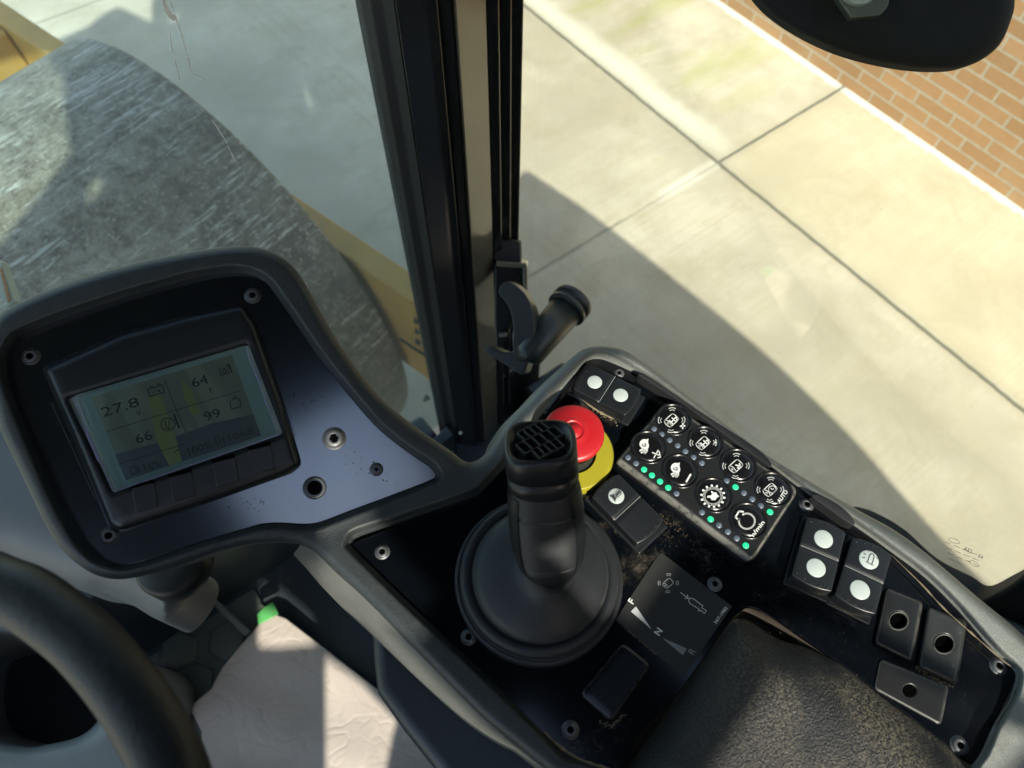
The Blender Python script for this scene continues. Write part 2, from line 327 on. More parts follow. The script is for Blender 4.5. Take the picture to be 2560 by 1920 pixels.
# ------------------------------------------------------------------ object helpers
def link(o, parent=None):
    C.objects.link(o)
    if parent is not None: o.parent = parent
    return o
def tag(o, label=None, cat=None, group=None, kind=None):
    for k, v in (('label', label), ('category', cat), ('group', group), ('kind', kind)):
        if v: o[k] = v
    return o
def thing(name, label, cat, mtx=None, group=None):
    o = bpy.data.objects.new(name, None); o.empty_display_size = .02; C.objects.link(o)
    if mtx is not None: o.matrix_world = mtx
    return tag(o, label, cat, group)
def at(loc): return Matrix.Translation(Vector(loc))
def mk(name, verts, faces, ma, parent=None, local=False, sm=False, bevel=0, seg=2, ang=35):
    """verts are world points unless local (then in the parent's frame)"""
    me = bpy.data.meshes.new(name)
    V = [Vector(v) for v in verts]
    if parent is not None and not local:
        inv = parent.matrix_world.inverted() if parent.parent is None else parent['_inv_tmp'] if False else world_of(parent).inverted()
        V = [inv @ v for v in V]
    me.from_pydata([tuple(v) for v in V], [], faces)
    bm = bmesh.new(); bm.from_mesh(me); bmesh.ops.recalc_face_normals(bm, faces=bm.faces); bm.to_mesh(me); bm.free()
    o = bpy.data.objects.new(name, me); me.materials.append(ma); link(o, parent)
    if sm:
        for p in me.polygons: p.use_smooth = True
    if bevel:
        b = o.modifiers.new('bevel', 'BEVEL'); b.width = bevel; b.segments = seg; b.limit_method = 'ANGLE'; b.angle_limit = math.radians(ang); b.harden_normals = False
        for p in me.polygons: p.use_smooth = True
        b2 = o.modifiers.new('wn', 'WEIGHTED_NORMAL'); b2.keep_sharp = False
    return o
def world_of(o):
    m = o.matrix_basis.copy(); p = o.parent
    while p is not None: m = p.matrix_basis @ m; p = p.parent
    return m
def join_geo(parts):
    V = []; Fs = []
    for v, f in parts:
        k = len(V); V += list(v); Fs += [tuple(i+k for i in q) for q in f]
    return V, Fs
def catmull(pts, n=6, closed=True):
    P = [np.array(p, float) for p in pts]; out = []; L = len(P); rng = range(L if closed else L-1)
    for i in rng:
        if closed: a, b, c, d = P[i-1], P[i], P[(i+1) % L], P[(i+2) % L]
        else: a, b, c, d = P[max(i-1, 0)], P[i], P[i+1], P[min(i+2, L-1)]
        for k in range(n):
            t = k/n
            out.append(.5*((2*b)+(c-a)*t+(2*a-5*b+4*c-d)*t*t+(3*b-a-3*c+d)*t**3))
    if not closed: out.append(P[-1])
    return out
def resample(pts, step, closed=True):
    P = [np.array(p, float) for p in pts]
    if closed: P = P+[P[0]]
    out = []
    for a, b in zip(P[:-1], P[1:]):
        L = np.linalg.norm(b-a); n = max(1, int(round(L/step)))
        for k in range(n): out.append(a+(b-a)*k/n)
    if not closed: out.append(P[-1])
    return out
def roundpoly(pts, r, n=6):
    """polygon with rounded corners, r in the same units (number or list)"""
    P = [np.array(p, float) for p in pts]; out = []
    for i in range(len(P)):
        a, b, c = P[i-1], P[i], P[(i+1) % len(P)]; rr = r[i] if isinstance(r, (list, tuple)) else r
        u = a-b; v = c-b; lu = np.linalg.norm(u); lv = np.linalg.norm(v); q = min(rr, lu*.48, lv*.48)
        s, e = b+u/lu*q, b+v/lv*q
        for k in range(n+1):
            t = k/n; out.append((1-t)**2*s+2*t*(1-t)*b+t*t*e)
    return out
def prism(poly, surf, h0, h1, taper=None):
    """solid between heights h0 < h1 of a photo-traced outline on a surface"""
    n = len(poly); top = [surf.M(p, h1) for p in (taper or poly)]; c = [surf.M(p, h1) for p in poly]
    if taper: bot = [surf.M(p, h1) - surf.nrm(p)*(h1-h0) for p in poly]
    else: bot = [t - surf.nrm(p)*(h1-h0) for t, p in zip(top, poly)]
    return top+bot, [tuple(range(n)), tuple(range(2*n-1, n-1, -1))]+[(i, (i+1) % n, n+(i+1) % n, n+i) for i in range(n)]
def segd(Q, loops):
    """distance of points Q (k,2) to closed loops"""
    out = np.full(len(Q), 1e9)
    for L in loops:
        A = np.array(L); B = np.roll(A, -1, 0); D = B-A; l2 = (D**2).sum(1)+1e-12
        for s in range(0, len(Q), 2000):
            q = Q[s:s+2000]; t = ((q[:, None]-A[None])*D[None]).sum(2)/l2; t = np.clip(t, 0, 1)
            pr = A[None]+t[..., None]*D[None]; d = np.sqrt(((q[:, None]-pr)**2).sum(2)).min(1)
            out[s:s+2000] = np.minimum(out[s:s+2000], d)
    return out
def inside(Q, L):
    A = np.array(L); B = np.roll(A, -1, 0); c = np.zeros(len(Q), bool)
    for a, b in zip(A, B):
        k = (a[1] > Q[:, 1]) != (b[1] > Q[:, 1])
        with np.errstate(divide='ignore', invalid='ignore'):
            xx = (b[0]-a[0])*(Q[:, 1]-a[1])/(b[1]-a[1]+1e-15)+a[0]
        c ^= k & (Q[:, 0] < xx)
    return c
def pillow(outer, holes, hf, surf, grid=24, offs=(2, 5, 10, 16, 24), skirt=.02, hskirt=None):
    """moulded surface: height above surf = hf(dist to outer, dist to holes, px). px units, returns verts, faces"""
    loops = [outer]+holes; pts = []; edges = []
    for L in loops:
        k = len(pts); pts += [tuple(p) for p in L]; edges += [(k+i, k+(i+1) % len(L)) for i in range(len(L))]
    nb = len(pts); cand = []
    for L in loops:
        A = np.array(L); T = np.roll(A, -1, 0)-np.roll(A, 1, 0); T /= np.linalg.norm(T, axis=1)[:, None]+1e-9; Nn = np.stack([-T[:, 1], T[:, 0]], 1)
        for o in offs:
            for s in (-1, 1):
                q = A+Nn*o*s; d = segd(q, loops); q = q[(np.abs(d-o) < .12*o+.1)]; cand.append(q)
    A = np.array(outer); mn, mx = A.min(0), A.max(0)
    gx, gy = np.meshgrid(np.arange(mn[0], mx[0], grid), np.arange(mn[1], mx[1], grid)); g = np.stack([gx.ravel(), gy.ravel()], 1)
    if len(g):
        g = g[segd(g, loops) > offs[-1]+grid*.4]; cand.append(g)
    Q = np.concatenate(cand) if cand else np.zeros((0, 2))
    ok = inside(Q, outer)
    for h in holes: ok &= ~inside(Q, h)
    Q = Q[ok]
    # thin out
    keep = []; seen = {}
    for q in Q:
        key = (int(q[0]//2.2), int(q[1]//2.2))
        if key in seen: continue
        seen[key] = 1; keep.append(q)
    allp = [Vector(p) for p in pts]+[Vector(q) for q in keep]
    vs, es, fs, *_ = delaunay_2d_cdt(allp, edges, [], 0, 1e-4)
    vs = np.array([tuple(v) for v in vs]); fs = [tuple(f) for f in fs]
    cen = np.array([vs[list(f)].mean(0) for f in fs]); ok = inside(cen, outer)
    for h in holes: ok &= ~inside(cen, h)
    fs = [f for f, o in zip(fs, ok) if o]
    do = segd(vs, [outer]); dh = segd(vs, holes) if holes else np.full(len(vs), 1e9)
    V = [surf.M(p, hf(a, b, p)) for p, a, b in zip(vs, do, dh)]
    # boundary skirt
    cnt = {}
    for f in fs:
        for i in range(3):
            e = (f[i], f[(i+1) % 3]); k = tuple(sorted(e)); cnt.setdefault(k, []).append(e)
    be = [v[0] for v in cnt.values() if len(v) == 1]; mp = {}
    for a, b in be:
        for i in (a, b):
            if i not in mp: mp[i] = len(V); V.append(V[i]-surf.nrm(vs[i])*skirt)
    fs += [(a, b, mp[b], mp[a]) for a, b in be]
    return V, fs
def lathe(prof, seg=48, cap=True, sx=1, sy=1):
    V = []; Fs = []
    for r, z in prof:
        for i in range(seg): a = 2*PI*i/seg; V.append((r*math.cos(a)*sx, r*math.sin(a)*sy, z))
    for j in range(len(prof)-1):
        for i in range(seg): k = (i+1) % seg; Fs.append((j*seg+i, j*seg+k, (j+1)*seg+k, (j+1)*seg+i))
    if cap: Fs.append(tuple(range(seg))[::-1]); Fs.append(tuple((len(prof)-1)*seg+i for i in range(seg)))
    return V, Fs
def box(x0, x1, y0, y1, z0, z1):
    return [(x, y, z) for z in (z0, z1) for y in (y0, y1) for x in (x0, x1)], [(0, 2, 3, 1), (4, 5, 7, 6), (0, 1, 5, 4), (2, 6, 7, 3), (0, 4, 6, 2), (1, 3, 7, 5)]
def tf(geo, mtx): return [mtx @ Vector(v) for v in geo[0]], geo[1]
def tube(path, r, seg=16, cap=True):
    P = [Vector(p) for p in path]; V = []; Fs = []; up = Vector((0, 0, 1)); n = len(P)
    prevx = None
    for i, p in enumerate(P):
        t = (P[min(i+1, n-1)]-P[max(i-1, 0)]).normalized()
        x = (prevx - t*prevx.dot(t)).normalized() if prevx is not None else (t.cross(up).normalized() if abs(t.dot(up)) < .95 else t.cross(Vector((1, 0, 0))).normalized())
        prevx = x; y = t.cross(x); rr = r[i] if isinstance(r, (list, tuple)) else r
        for k in range(seg): a = 2*PI*k/seg; V.append(p+x*rr*math.cos(a)+y*rr*math.sin(a))
    for i in range(n-1):
        for k in range(seg): q = (k+1) % seg; Fs.append((i*seg+k, i*seg+q, (i+1)*seg+q, (i+1)*seg+k))
    if cap: Fs.append(tuple(range(seg))[::-1]); Fs.append(tuple((n-1)*seg+k for k in range(seg)))
    return V, Fs
def frame(c, a, b, surf=CON, h=0):
    """matrix with origin at photo point c on surf+h, x along a->b, z along the surface normal"""
    o = surf.M(c, h); x = surf.M(b, h)-surf.M(a, h); n = surf.nrm(c); x = x-n*(x@n); x /= np.linalg.norm(x); y = np.cross(n, x)
    return Matrix(((x[0], y[0], n[0], o[0]), (x[1], y[1], n[1], o[1]), (x[2], y[2], n[2], o[2]), (0, 0, 0, 1)))
def strokes(polys, wpx, surf, h, th=.00015):
    """thin raised lines: polys are photo polylines"""
    parts = []
    for pl in polys:
        P = [np.array(p, float) for p in pl]
        for a, b in zip(P[:-1], P[1:]):
            d = b-a; L = np.linalg.norm(d)
            if L < 1e-6: continue
            d /= L; n = np.array([-d[1], d[0]])*wpx/2; e = d*wpx*.42
            q = [a-e*.6+n*.6, a+e*.3+n, b-e*.3+n, b+e*.6+n*.6, b+e*.6-n*.6, b-e*.3-n, a+e*.3-n, a-e*.6-n*.6]
            parts.append(([surf.M(p, h) for p in q], [tuple(range(8))]))
    return join_geo(parts)
def fillpoly(poly, surf, h): return [surf.M(p, h) for p in poly], [tuple(range(len(poly)))]
def circ(c, ax, ay, r0=1, n=24, a0=0, a1=360):
    k = n if a1-a0 >= 360 else n+1
    return [np.array(c)+np.array(ax)*r0*math.cos(math.radians(a0+(a1-a0)*i/n))+np.array(ay)*r0*math.sin(math.radians(a0+(a1-a0)*i/n)) for i in range(k)]
def text_geo(s, c, d, hpx, surf, h, squash=1.0, upv=None, bold=False, wpx=None):
    """lettering centred at photo point c, baseline along photo direction d, cap height hpx"""
    cu = bpy.data.curves.new('t', 'FONT'); cu.body = s; cu.size = 1; cu.align_x = 'CENTER'; cu.align_y = 'CENTER'; cu.resolution_u = 3
    if bold: cu.offset = .025
    o = bpy.data.objects.new('t', cu); C.objects.link(o)
    dg = bpy.context.evaluated_depsgraph_get(); me = bpy.data.meshes.new_from_object(o.evaluated_get(dg))
    V = np.array([v.co[:2] for v in me.vertices]); Fs = [tuple(p.vertices) for p in me.polygons]
    bpy.data.objects.remove(o); bpy.data.curves.remove(cu); bpy.data.meshes.remove(me)
    d = np.array(d, float); d /= np.linalg.norm(d); u = np.array(upv, float) if upv is not None else np.array([d[1], -d[0]]); u /= np.linalg.norm(u)
    mn, mx = V.min(0), V.max(0); cen = (mn+mx)/2; k = hpx/(mx[1]-mn[1]); kx = wpx/(mx[0]-mn[0]) if wpx else k*squash
    return [surf.M(np.array(c)+d*(v[0]-cen[0])*kx+u*(v[1]-cen[1])*k, h) for v in V], Fs
def z1(x, y): return (1350+x/2.91, 850+y/2.91)       # helpers for coordinates read off enlargements of the photograph
def z2(x, y): return (1900+x/2.305, 1200+y/2.305)
def z3(x, y): return (1050+x/2.073, 950+y/2.073)
def z4(x, y): return (x/1.8433, 1300+y/1.8433)
def z5(x, y): return (1350+x/2.676, 1300+y/2.676)
def z6(x, y): return (150+x/3.317, 780+y/3.317)
def z7(x, y): return (x/1.8433, 600+y/1.8433)
def z8(x, y): return (1080+x/3.385, 560+y/3.385)

# ================================================================== SETTING
g = mk('ground', [(-40, -40, 0), (60, -40, 0), (60, 60, 0), (-40, 60, 0)], [(0, 1, 2, 3)], MT['concrete']); g['kind'] = 'structure'

t = thing('brick_building', 'orange brick wall of a building beyond the concrete pavement, pale trim on top', 'building', at((3.33, 0, 0)))
mk('wall', *box(3.33, 3.9, -14, 16, -.1, 1.08), MT['brick'], t)
mk('window_sill', *box(3.29, 3.9, -14, 16, 1.083, 1.15), MT['siding'], t, bevel=.006)
v, f = box(3.36, 3.9, -14, 16, 1.152, 4.2); mk('upper_siding', v, f, MT['siding'], t)
parts = [box(3.345, 3.362, -14, 16, 1.155+.13*i, 1.155+.13*i+.012) for i in range(1, 16)]
mk('siding_lap', *join_geo(parts), MT['greyprint'], t)

# ---------------------------------------------------------------- roller drum and yoke
TH = math.radians(15); DU = np.array([math.cos(TH), math.sin(TH), 0]); DV = np.array([-math.sin(TH), math.cos(TH), 0])
dm = Matrix(((DU[0], DV[0], 0, 0), (DU[1], DV[1], 0, 0), (0, 0, 1, 0), (0, 0, 0, 1)))
t = thing('road_roller', 'front end of the road roller, worn steel drum in a yellow yoke outside the windscreen', 'road roller', dm)
def drum_prof():
    r = .705; p = [(.30, .60), (r-.05, .60), (r-.045, .615)]
    for i in range(9): a = PI/2*i/8; p.append((r-.02+.02*math.sin(a), .612+.02*math.cos(a)) if False else (r-.02+.02*math.sin(a), .613+.018*math.cos(a)))
    return p
pr = drum_prof(); V, Fs = lathe(pr+[(.705, .3), (.705, 0), (.705, -.6), (.705, -1.4)], 160, True)
rot = Matrix(((0, 0, 1, 0), (1, 0, 0, 1.57), (0, 1, 0, .712), (0, 0, 0, 1)))
dr = bpy.data.objects.new('drum', bpy.data.meshes.new('drum'))
dr.data.from_pydata([tuple(rot @ Vector(q)) for q in V], [], Fs); dr.data.materials.append(MT['drum']); link(dr, t)
bm = bmesh.new(); bm.from_mesh(dr.data); bmesh.ops.recalc_face_normals(bm, faces=bm.faces); bm.to_mesh(dr.data); bm.free()
for p in dr.data.polygons: p.use_smooth = len(p.vertices) == 4
lb = lambda *a: tf(box(*a), dm)
mk('yoke_beam', *tf(box(.648, .715, .55, 2.75, .72, 1.10), dm), MT['yellow'], t, bevel=.008)
mk('yoke_crossbeam', *tf(box(-1.3, .646, 2.52, 2.72, .80, 1.08), dm), MT['yellow'], t, bevel=.01)
YK = Plane(tuple(DU*.648), tuple(-DU))
for px in ((1087, 930), (1070, 992)):
    mm = frame(px, px, (px[0]+20, px[1]-4), YK, 0)
    b = mk('bolt', *tf(join_geo([lathe([(.011, 0), (.011, .006), (.009, .008)], 6), lathe([(.006, .006), (.006, .018)], 10)]), mm), MT['steel'], t)
mk('lettering', *join_geo([fillpoly([(1036+dx, 792+dy), (1050+dx, 806+dy), (1042+dx, 812+dy), (1034+dx, 806+dy)], YK, .0012) for dx, dy in ((0, 0), (2, 26), (4, 52))]), MT['ink'], t)
mk('scraper_cable', *tube([YK.M(p, .02) for p in ((1000, 846), (1030, 868), (1060, 886), (1085, 908))], .004, 8), MT['rubber'], t, sm=True)

# ================================================================== CAB
cabm = at((0, .5, 1.3))
t = cab = thing('cab_shell', 'black cab frame with corner post, roof and floor around the controls', 'cab', cabm)
def vprism(poly, z0, z1_):
    n = len(poly); return [(x, y, z1_) for x, y in poly]+[(x, y, z0) for x, y in poly], [tuple(range(n)), tuple(range(2*n-1, n-1, -1))]+[(i, (i+1) % n, n+(i+1) % n, n+i) for i in range(n)]
def azp(az, r): return (r*math.sin(math.radians(az)), r*math.cos(math.radians(az)))
Pa = azp(25.35, .552); Pa2 = azp(26.35, .549); Pb = azp(27.3, .534); Pm = azp(29.6, .530); Pc = (.283, .448); Pd = (.3213, .4592); Pe = azp(38.12, .610)
mk('windscreen_seal', *vprism([Pa, Pa2, Pb, (Pb[0]+.004, Pb[1]+.03), (Pa[0], Pa[1]+.03)], 1.2, 3.05), MT['matteblack'], t, bevel=.002)
# main post: a folded steel section with a shallow crease
mk('corner_post', *vprism([(Pb[0]+.0006, Pb[1]), (Pm[0]-.002, Pm[1]-.001), (Pm[0]+.002, Pm[1]-.006), (Pc[0]-.012, Pc[1]+.004), (Pc[0]-.010, Pc[1]+.012), (Pc[0], Pc[1]+.003), (Pc[0]+.03, Pc[1]+.06), (Pb[0]+.004, Pb[1]+.05)], 1.2, 3.05), MT['black'], t, bevel=.0022, seg=3)
mk('post_face', *vprism([(Pc[0]+.0008, Pc[1]), Pd, (Pd[0]-.006, Pd[1]+.025), (Pc[0]+.006, Pc[1]+.02)], 1.2, 3.05), MT['strip'], t, bevel=.0015, seg=3)
# rubber seals of the side window: three ridges
gx, gy = Pd
rid = []
for i in range(3):
    k0, k1 = i/3, (i+.88)/3
    a = (gx+.001+(Pe[0]-gx)*k0, gy+.002+(Pe[1]-gy)*k0); b = (gx+(Pe[0]-gx)*k1, gy+(Pe[1]-gy)*k1); c_ = ((a[0]+b[0])/2+.003, (a[1]+b[1])/2-.006)
    rid.append(vprism([a, c_, b, (b[0]-.004, b[1]+.015), (a[0]-.004, a[1]+.015)], 1.2, 3.05))
mk('window_seal', *join_geo(rid), MT['black'], t, bevel=.0018, seg=3)
mk('post_back', *vprism([(gx+.0, gy+.019), (Pe[0]-.003, Pe[1]+.017), (Pe[0]-.01, Pe[1]+.06), (gx-.02, gy+.08)], 1.2, 3.05), MT['matteblack'], t)
# white stud on the post
mk('post_stud', *tf(lathe([(.003, 0), (.0028, .0015), (.0015, .0025), (.0002, .003)], 16), at(EYE+ray((1151, 1082))/F_PX*1.165) @ Vector((0, -.7, .7)).to_track_quat('Z', 'Y').to_matrix().to_4x4()), MT['lens'], t, sm=True)
# sills and the corner below the glass
mk('side_sill', *join_geo([tf(box(0, .09, -.9, .0, 1.2, 1.44), at((.37, .455, 0)))]), MT['black'], t, bevel=.008)
mk('front_sill', *join_geo([box(-1.1, .222, .50, .56, 1.2, 1.35), box(.1, .235, .46, .499, 1.2, 1.345)]), MT['greydark'], t, bevel=.01)
mk('corner_block', *box(.262, .42, .465, .53, 1.2, 1.49), MT['black'], t, bevel=.006)
mk('cab_floor', *box(-1.1, .37, -.9, .499, 1.25, 1.335), MT['greydark'], t)
# lower door frame at the right of the console
DP = Plane((.385, 0, 0), (-1, 0, 0))
dpoly = catmull([(2128, 1268), (2165, 1268), (2215, 1290), (2270, 1325), (2345, 1392), (2430, 1436), (2478, 1459), (2560, 1420), (2700, 1350), (2900, 1500), (2900, 1900), (2500, 1900), (2250, 1500), (2120, 1330)], 6)
mk('door_frame', *prism(dpoly, DP, 0, -.03), MT['matteblack'], t, bevel=.004)
dp2 = [(2200, 1400), (2330, 1440), (2420, 1500), (2560, 1560), (2700, 1640), (2900, 1900), (2450, 1900)]
mk('door_panel', *prism(dp2, Plane((.365, 0, 0), (-1, 0, 0)), 0, -.01), MT['greydark'], t, bevel=.003)
# pale sill rim glimpsed between the frame and the glass
mk('sill_rim', *tube([Plane((.372, 0, 0), (-1, 0, 0)).M(p) for p in ((2236, 1368), (2270, 1368), (2300, 1385), (2325, 1425), (2333, 1460))], .0028, 8), MT['lightgrey'], t, sm=True)

# roof and rear wall: openings cut along the sun's path to shape light patches
def back(P, z): return P + SUN*((z-P[2])/SUN[2])
def drum_hit(p):
    d = ray(p); d = d/np.linalg.norm(d); a = np.array([d@DV, d[2]]); o = np.array([-1.57, 2.5-.712]); A = a@a; B = 2*a@o; Cc = o@o-.705**2; D = max(0, B*B-4*A*Cc)
    return EYE+d*((-B-math.sqrt(D))/2/A)
G = Z(0)
def sheet_with_holes(outer, holes, m3, thick, name, ma, parent):
    pts = []; ed = []
    for L in [outer]+holes:
        k = len(pts); pts += [Vector(q) for q in L]; ed += [(k+i, k+(i+1) % len(L)) for i in range(len(L))]
    vs, es, fs, *_ = delaunay_2d_cdt(pts, ed, [], 0, 1e-5)
    vs = np.array([tuple(v) for v in vs]); cen = np.array([vs[list(f)].mean(0) for f in fs]); ok = inside(cen, outer)
    for h in holes: ok &= ~inside(cen, h)
    fs = [tuple(f) for f, o in zip(fs, ok) if o]; n = len(vs); cnt = {}
    for f in fs:
        for i in range(3): cnt.setdefault(tuple(sorted((f[i], f[(i+1) % 3]))), []).append((f[i], f[(i+1) % 3]))
    V = [m3 @ Vector((x, y, thick/2)) for x, y in vs]+[m3 @ Vector((x, y, -thick/2)) for x, y in vs]
    F2 = fs+[(c+n, b+n, a+n) for a, b, c in fs]+[(e[0][0], e[0][1], e[0][1]+n, e[0][0]+n) for e in cnt.values() if len(e) == 1]
    return mk(name, V, F2, ma, parent)
RZ = 3.05
rp = lambda P: tuple(back(P, RZ)[:2])
big = [drum_hit(p) for p in ((-60, 700), (0, 650), (60, 575), (120, 500), (205, 385), (215, 335), (250, 338), (285, 328), (318, 272), (270, 255), (200, 225), (150, 190), (110, 130))]
bigh = [rp(P) for P in big]+[(-.58, .16), (-.75, .30), (-1.4, .30), (-1.4, -.60)]
gl = [G.M(p) for p in ((225, 75), (245, 55), (285, 32), (300, 28), (380, 66), (382, 0))]
front = [rp(P) for P in gl]
roof_outer = [(-1.3, .86), front[0], front[1], front[2], front[3], front[4], front[5], (-.33, 1.6), (.56, 1.6), (.60, -.80), (-1.3, -.80)]
holes = [bigh,
    [rp(drum_hit(p)) for p in ((232, 455), (272, 462), (262, 500), (225, 545), (215, 520))],
    [rp(G.M(p)) for p in ((762, 190), (790, 208), (835, 232), (860, 265), (856, 292), (826, 312), (795, 296), (770, 262))],
    [rp(G.M(p)) for p in ((850, 92), (935, 32), (990, 150), (940, 170))],
    [rp(G.M(p)) for p in ((413, 66), (440, 36), (455, 42), (430, 66))]]
leaf = [G.M(p) for p in ((762, 190), (790, 208), (835, 232), (860, 265), (856, 292), (826, 312), (795, 296), (770, 262))]
holes.append([(-.23, -.26), (.105, -.26), (.105, .075), (-.23, .075)])  # added opening so the sky reflects in the display panel
holes = [holes[0], holes[1], holes[3], holes[4], holes[5], [rp(P) for P in leaf]]
sheet_with_holes(roof_outer, holes, at((0, 0, RZ+.02)), .03, 'cab_roof', MT['dark cab'], t)
def shield_pt(P): q = P+SUN*((-.36-P[1])/SUN[1]); return (q[0], q[2])
fo = [shield_pt(P) for P in leaf]
mk('added_sun_shield', *join_geo([([(-.60, -.36, RZ+.04), (.40, -.36, RZ+.04), (.40, -.36, 3.50), (-.60, -.36, 3.50)], [])]), MT['dark cab'], t) if False else None
sheet_with_holes([(-.62, RZ+.037), (.42, RZ+.037), (.42, 3.52), (-.62, 3.52)], [[(x, max(z, RZ+.04)) for x, z in fo]], Matrix(((1, 0, 0, 0), (0, 0, 1, -.36), (0, 1, 0, 0), (0, 0, 0, 1))), .012, 'added_sun_shield', MT['dark cab'], t)  # added, unseen: keeps sun out of the roof opening, its hole passes one patch
mk('left_sky_blocker', *box(-1.16, -1.12, -.75, .5, 1.2, 1.55), MT['dark cab'], t)  # added, unseen: cuts sky light coming in from the left
mk('right_sky_blocker', *box(.40, .44, -.75, .5, 2.36, 3.04), MT['dark cab'], t)  # added, unseen: keeps the sky's reflection off the console panel
mk('left_upper_blocker', *box(-1.16, -1.12, -.75, .5, 2.75, 3.04), MT['dark cab'], t)  # added, unseen: upper piece of the left-hand sky block
YR = -.75
def rr(P):
    q = P+SUN*((YR-P[1])/SUN[1]); return (q[0], q[2])
def lit(px, z=CZ+.004): s = Z(z); return [rr(s.M(p)) for p in px]
rholes = [lit([(1185, 1150), (1244, 1100), (1370, 957), (1462, 880), (1540, 875), (1600, 903), (1713, 991), (1921, 1147), (2141, 1280), (2315, 1390), (2560, 1600), (2700, 1750), (2720, 1830), (2480, 1740), (2178, 1590), (1900, 1412), (1806, 1408), (1720, 1522), (1641, 1636), (1575, 1580), (1500, 1540), (1448, 1470), (1385, 1385), (1350, 1340), (1300, 1230)]),
    lit([(1960, 1640), (2140, 1640), (2400, 1790), (2800, 1960), (2600, 2200), (1650, 2200), (1740, 1960), (1850, 1800)], CZ+.02),
    lit([(640, 1480), (700, 1500), (770, 1560), (800, 1615), (640, 1612)], 1.36),
    lit([(806, 1625), (900, 1690), (1000, 1790), (960, 1960), (806, 1960)], 1.36),
    [rr(drum_hit(p)) for p in ((778, 538), (800, 560), (822, 610), (858, 640), (842, 655), (815, 655), (795, 690), (778, 705))]]
rholes.append(lit([(745, 1372), (800, 1385), (900, 1480), (1080, 1665), (1200, 1785), (1400, 1940), (1340, 2000), (1160, 1860), (1050, 1780), (1000, 1690), (800, 1470)], CZ-.015))
rholes.append(lit([(110, 1830), (170, 1790), (245, 1745), (262, 1790), (215, 1860), (120, 1890)], 2.10))
rm = Matrix(((1, 0, 0, 0), (0, 0, 1, YR), (0, 1, 0, 0), (0, 0, 0, 1)))
sheet_with_holes([(-1.3, 1.2), (.62, 1.2), (.62, 3.04), (-1.3, 3.04)], rholes, rm, .02, 'rear_light_mask', MT['dark cab'], t)  # unseen, holes shaped so sun falls only on chosen spots
# drum patch just behind the yoke reaches through the upper rear wall
hood = [(-1.6, -.82), (.62, -.82), (.62, -.40), (.90, -.30), (.95, -.55), (.99, -.83), (1.03, -1.28), (1.06, -1.69), (1.05, -2.15), (1.01, -2.47), (.98, -2.75), (.98, -4.6), (-1.6, -4.6)]  # unseen hood, right outline shaped to cast the shadow edge on the ground
hood = hood[:3]+[tuple(q) for q in catmull(hood[3:11], 5, False)]+hood[11:]
mk('engine_hood', *vprism(hood, 1.0, 2.1), MT['yellow'], t, bevel=.03)

t = thing('windscreen', 'large dusty tinted front glass left of the corner post', 'window', at((-.4, .53, 2.2)))
mk('pane', *box(-1.1, Pa[0]+.004, .515, .519, 1.36, 3.03), MT['wglass'], t)
WS = Plane((0, .513, 0), (0, -1, 0))
random.seed(3)
MT['drip'] = mat('dried water marks', (.8, .82, .82), .6)
for path in ([(425, 0), (455, 90), (480, 180), (515, 200)], [(530, 300), (560, 345), (590, 405)], [(425, 80), (430, 120), (450, 200)]):
    L = resample(path, 9, False); V = []
    for i_, p in enumerate(L):
        ww = random.uniform(.3, 2.2); V += [WS.M((p[0]-ww+random.uniform(-1, 1), p[1])), WS.M((p[0]+ww, p[1]))]
    mk('water_mark', V, [(2*k, 2*k+1, 2*k+3, 2*k+2) for k in range(len(L)-1)], MT['drip'], t)
mk('water_mark', [WS.M(p) for p in catmull([(404, 0), (412, 0), (424, 24), (438, 42), (436, 52), (424, 46), (412, 26)], 3)], [tuple(range(21))], MT['drip'], t)

t = thing('side_window', 'clear side window right of the corner post, faint etched markings near its lower edge', 'window', at((.38, .1, 2.2)))
mk('pane', *box(.3865, .3905, -.74, .505, 1.445, 3.03), MT['glass'], t)
SW = Plane((.3858, 0, 0), (-1, 0, 0))
et = []
for i, y in enumerate((1362, 1376, 1390, 1404)):
    for k in range(4-(i == 3)*2):
        a = (2362+k*22+i*3, y-8+k*9); et.append(([a, (a[0]+15, a[1]+6)]))
MT['etch'] = mat('etched glass print', (.26, .27, .22), .7)
mk('etched_mark', *join_geo([strokes(et, 1.1, SW, 0), strokes([circ((2385, 1352), (14, 3), (2, 6), 1, 16)+[circ((2385, 1352), (14, 3), (2, 6), 1, 16)[0]]], .9, SW, 0), strokes([circ((2435, 1409), (12, 4), (2, 7), 1, 16)], .9, SW, 0),
    text_geo('E4', (2452, 1392), (.9, .42), 9, SW, 0), text_geo('AS2', (2420, 1375), (.9, .42), 10, SW, 0)]), MT['etch'], t)

# ---------------------------------------------------------------- door handle: bracket, hooked latch and grip tube
t = thing('window_latch', 'black hooked window latch with a stubby tubular grip on the corner post', 'latch', at((.33, .43, 1.75)))
LP = Plane(EYE+ray((1290, 800))/F_PX*.80, R@np.array([-.30, .10, -1.0]))          # plane of the hook plate
hook = catmull([(1247, 722), (1256, 708), (1270, 703), (1290, 714), (1310, 733), (1326, 760), (1334, 790), (1337, 822), (1332, 856), (1322, 896), (1314, 928), (1306, 937), (1290, 930), (1262, 912), (1236, 896), (1216, 884), (1213, 872), (1222, 866), (1244, 876), (1266, 882), (1282, 876), (1280, 858), (1282, 835), (1280, 800), (1272, 770), (1260, 750), (1248, 736)], 5)
mk('latch_hook', *prism([tuple(p) for p in hook], LP, -.02, .006), MT['latch'], t, bevel=.002, seg=3)
e0 = LP.M((1314, 905), -.012); e1 = Z(1.80).M((1418, 776)); 
g0 = np.array(e0); a0 = Plane(LP.P0, LP.n).M((1330, 880), -.02)
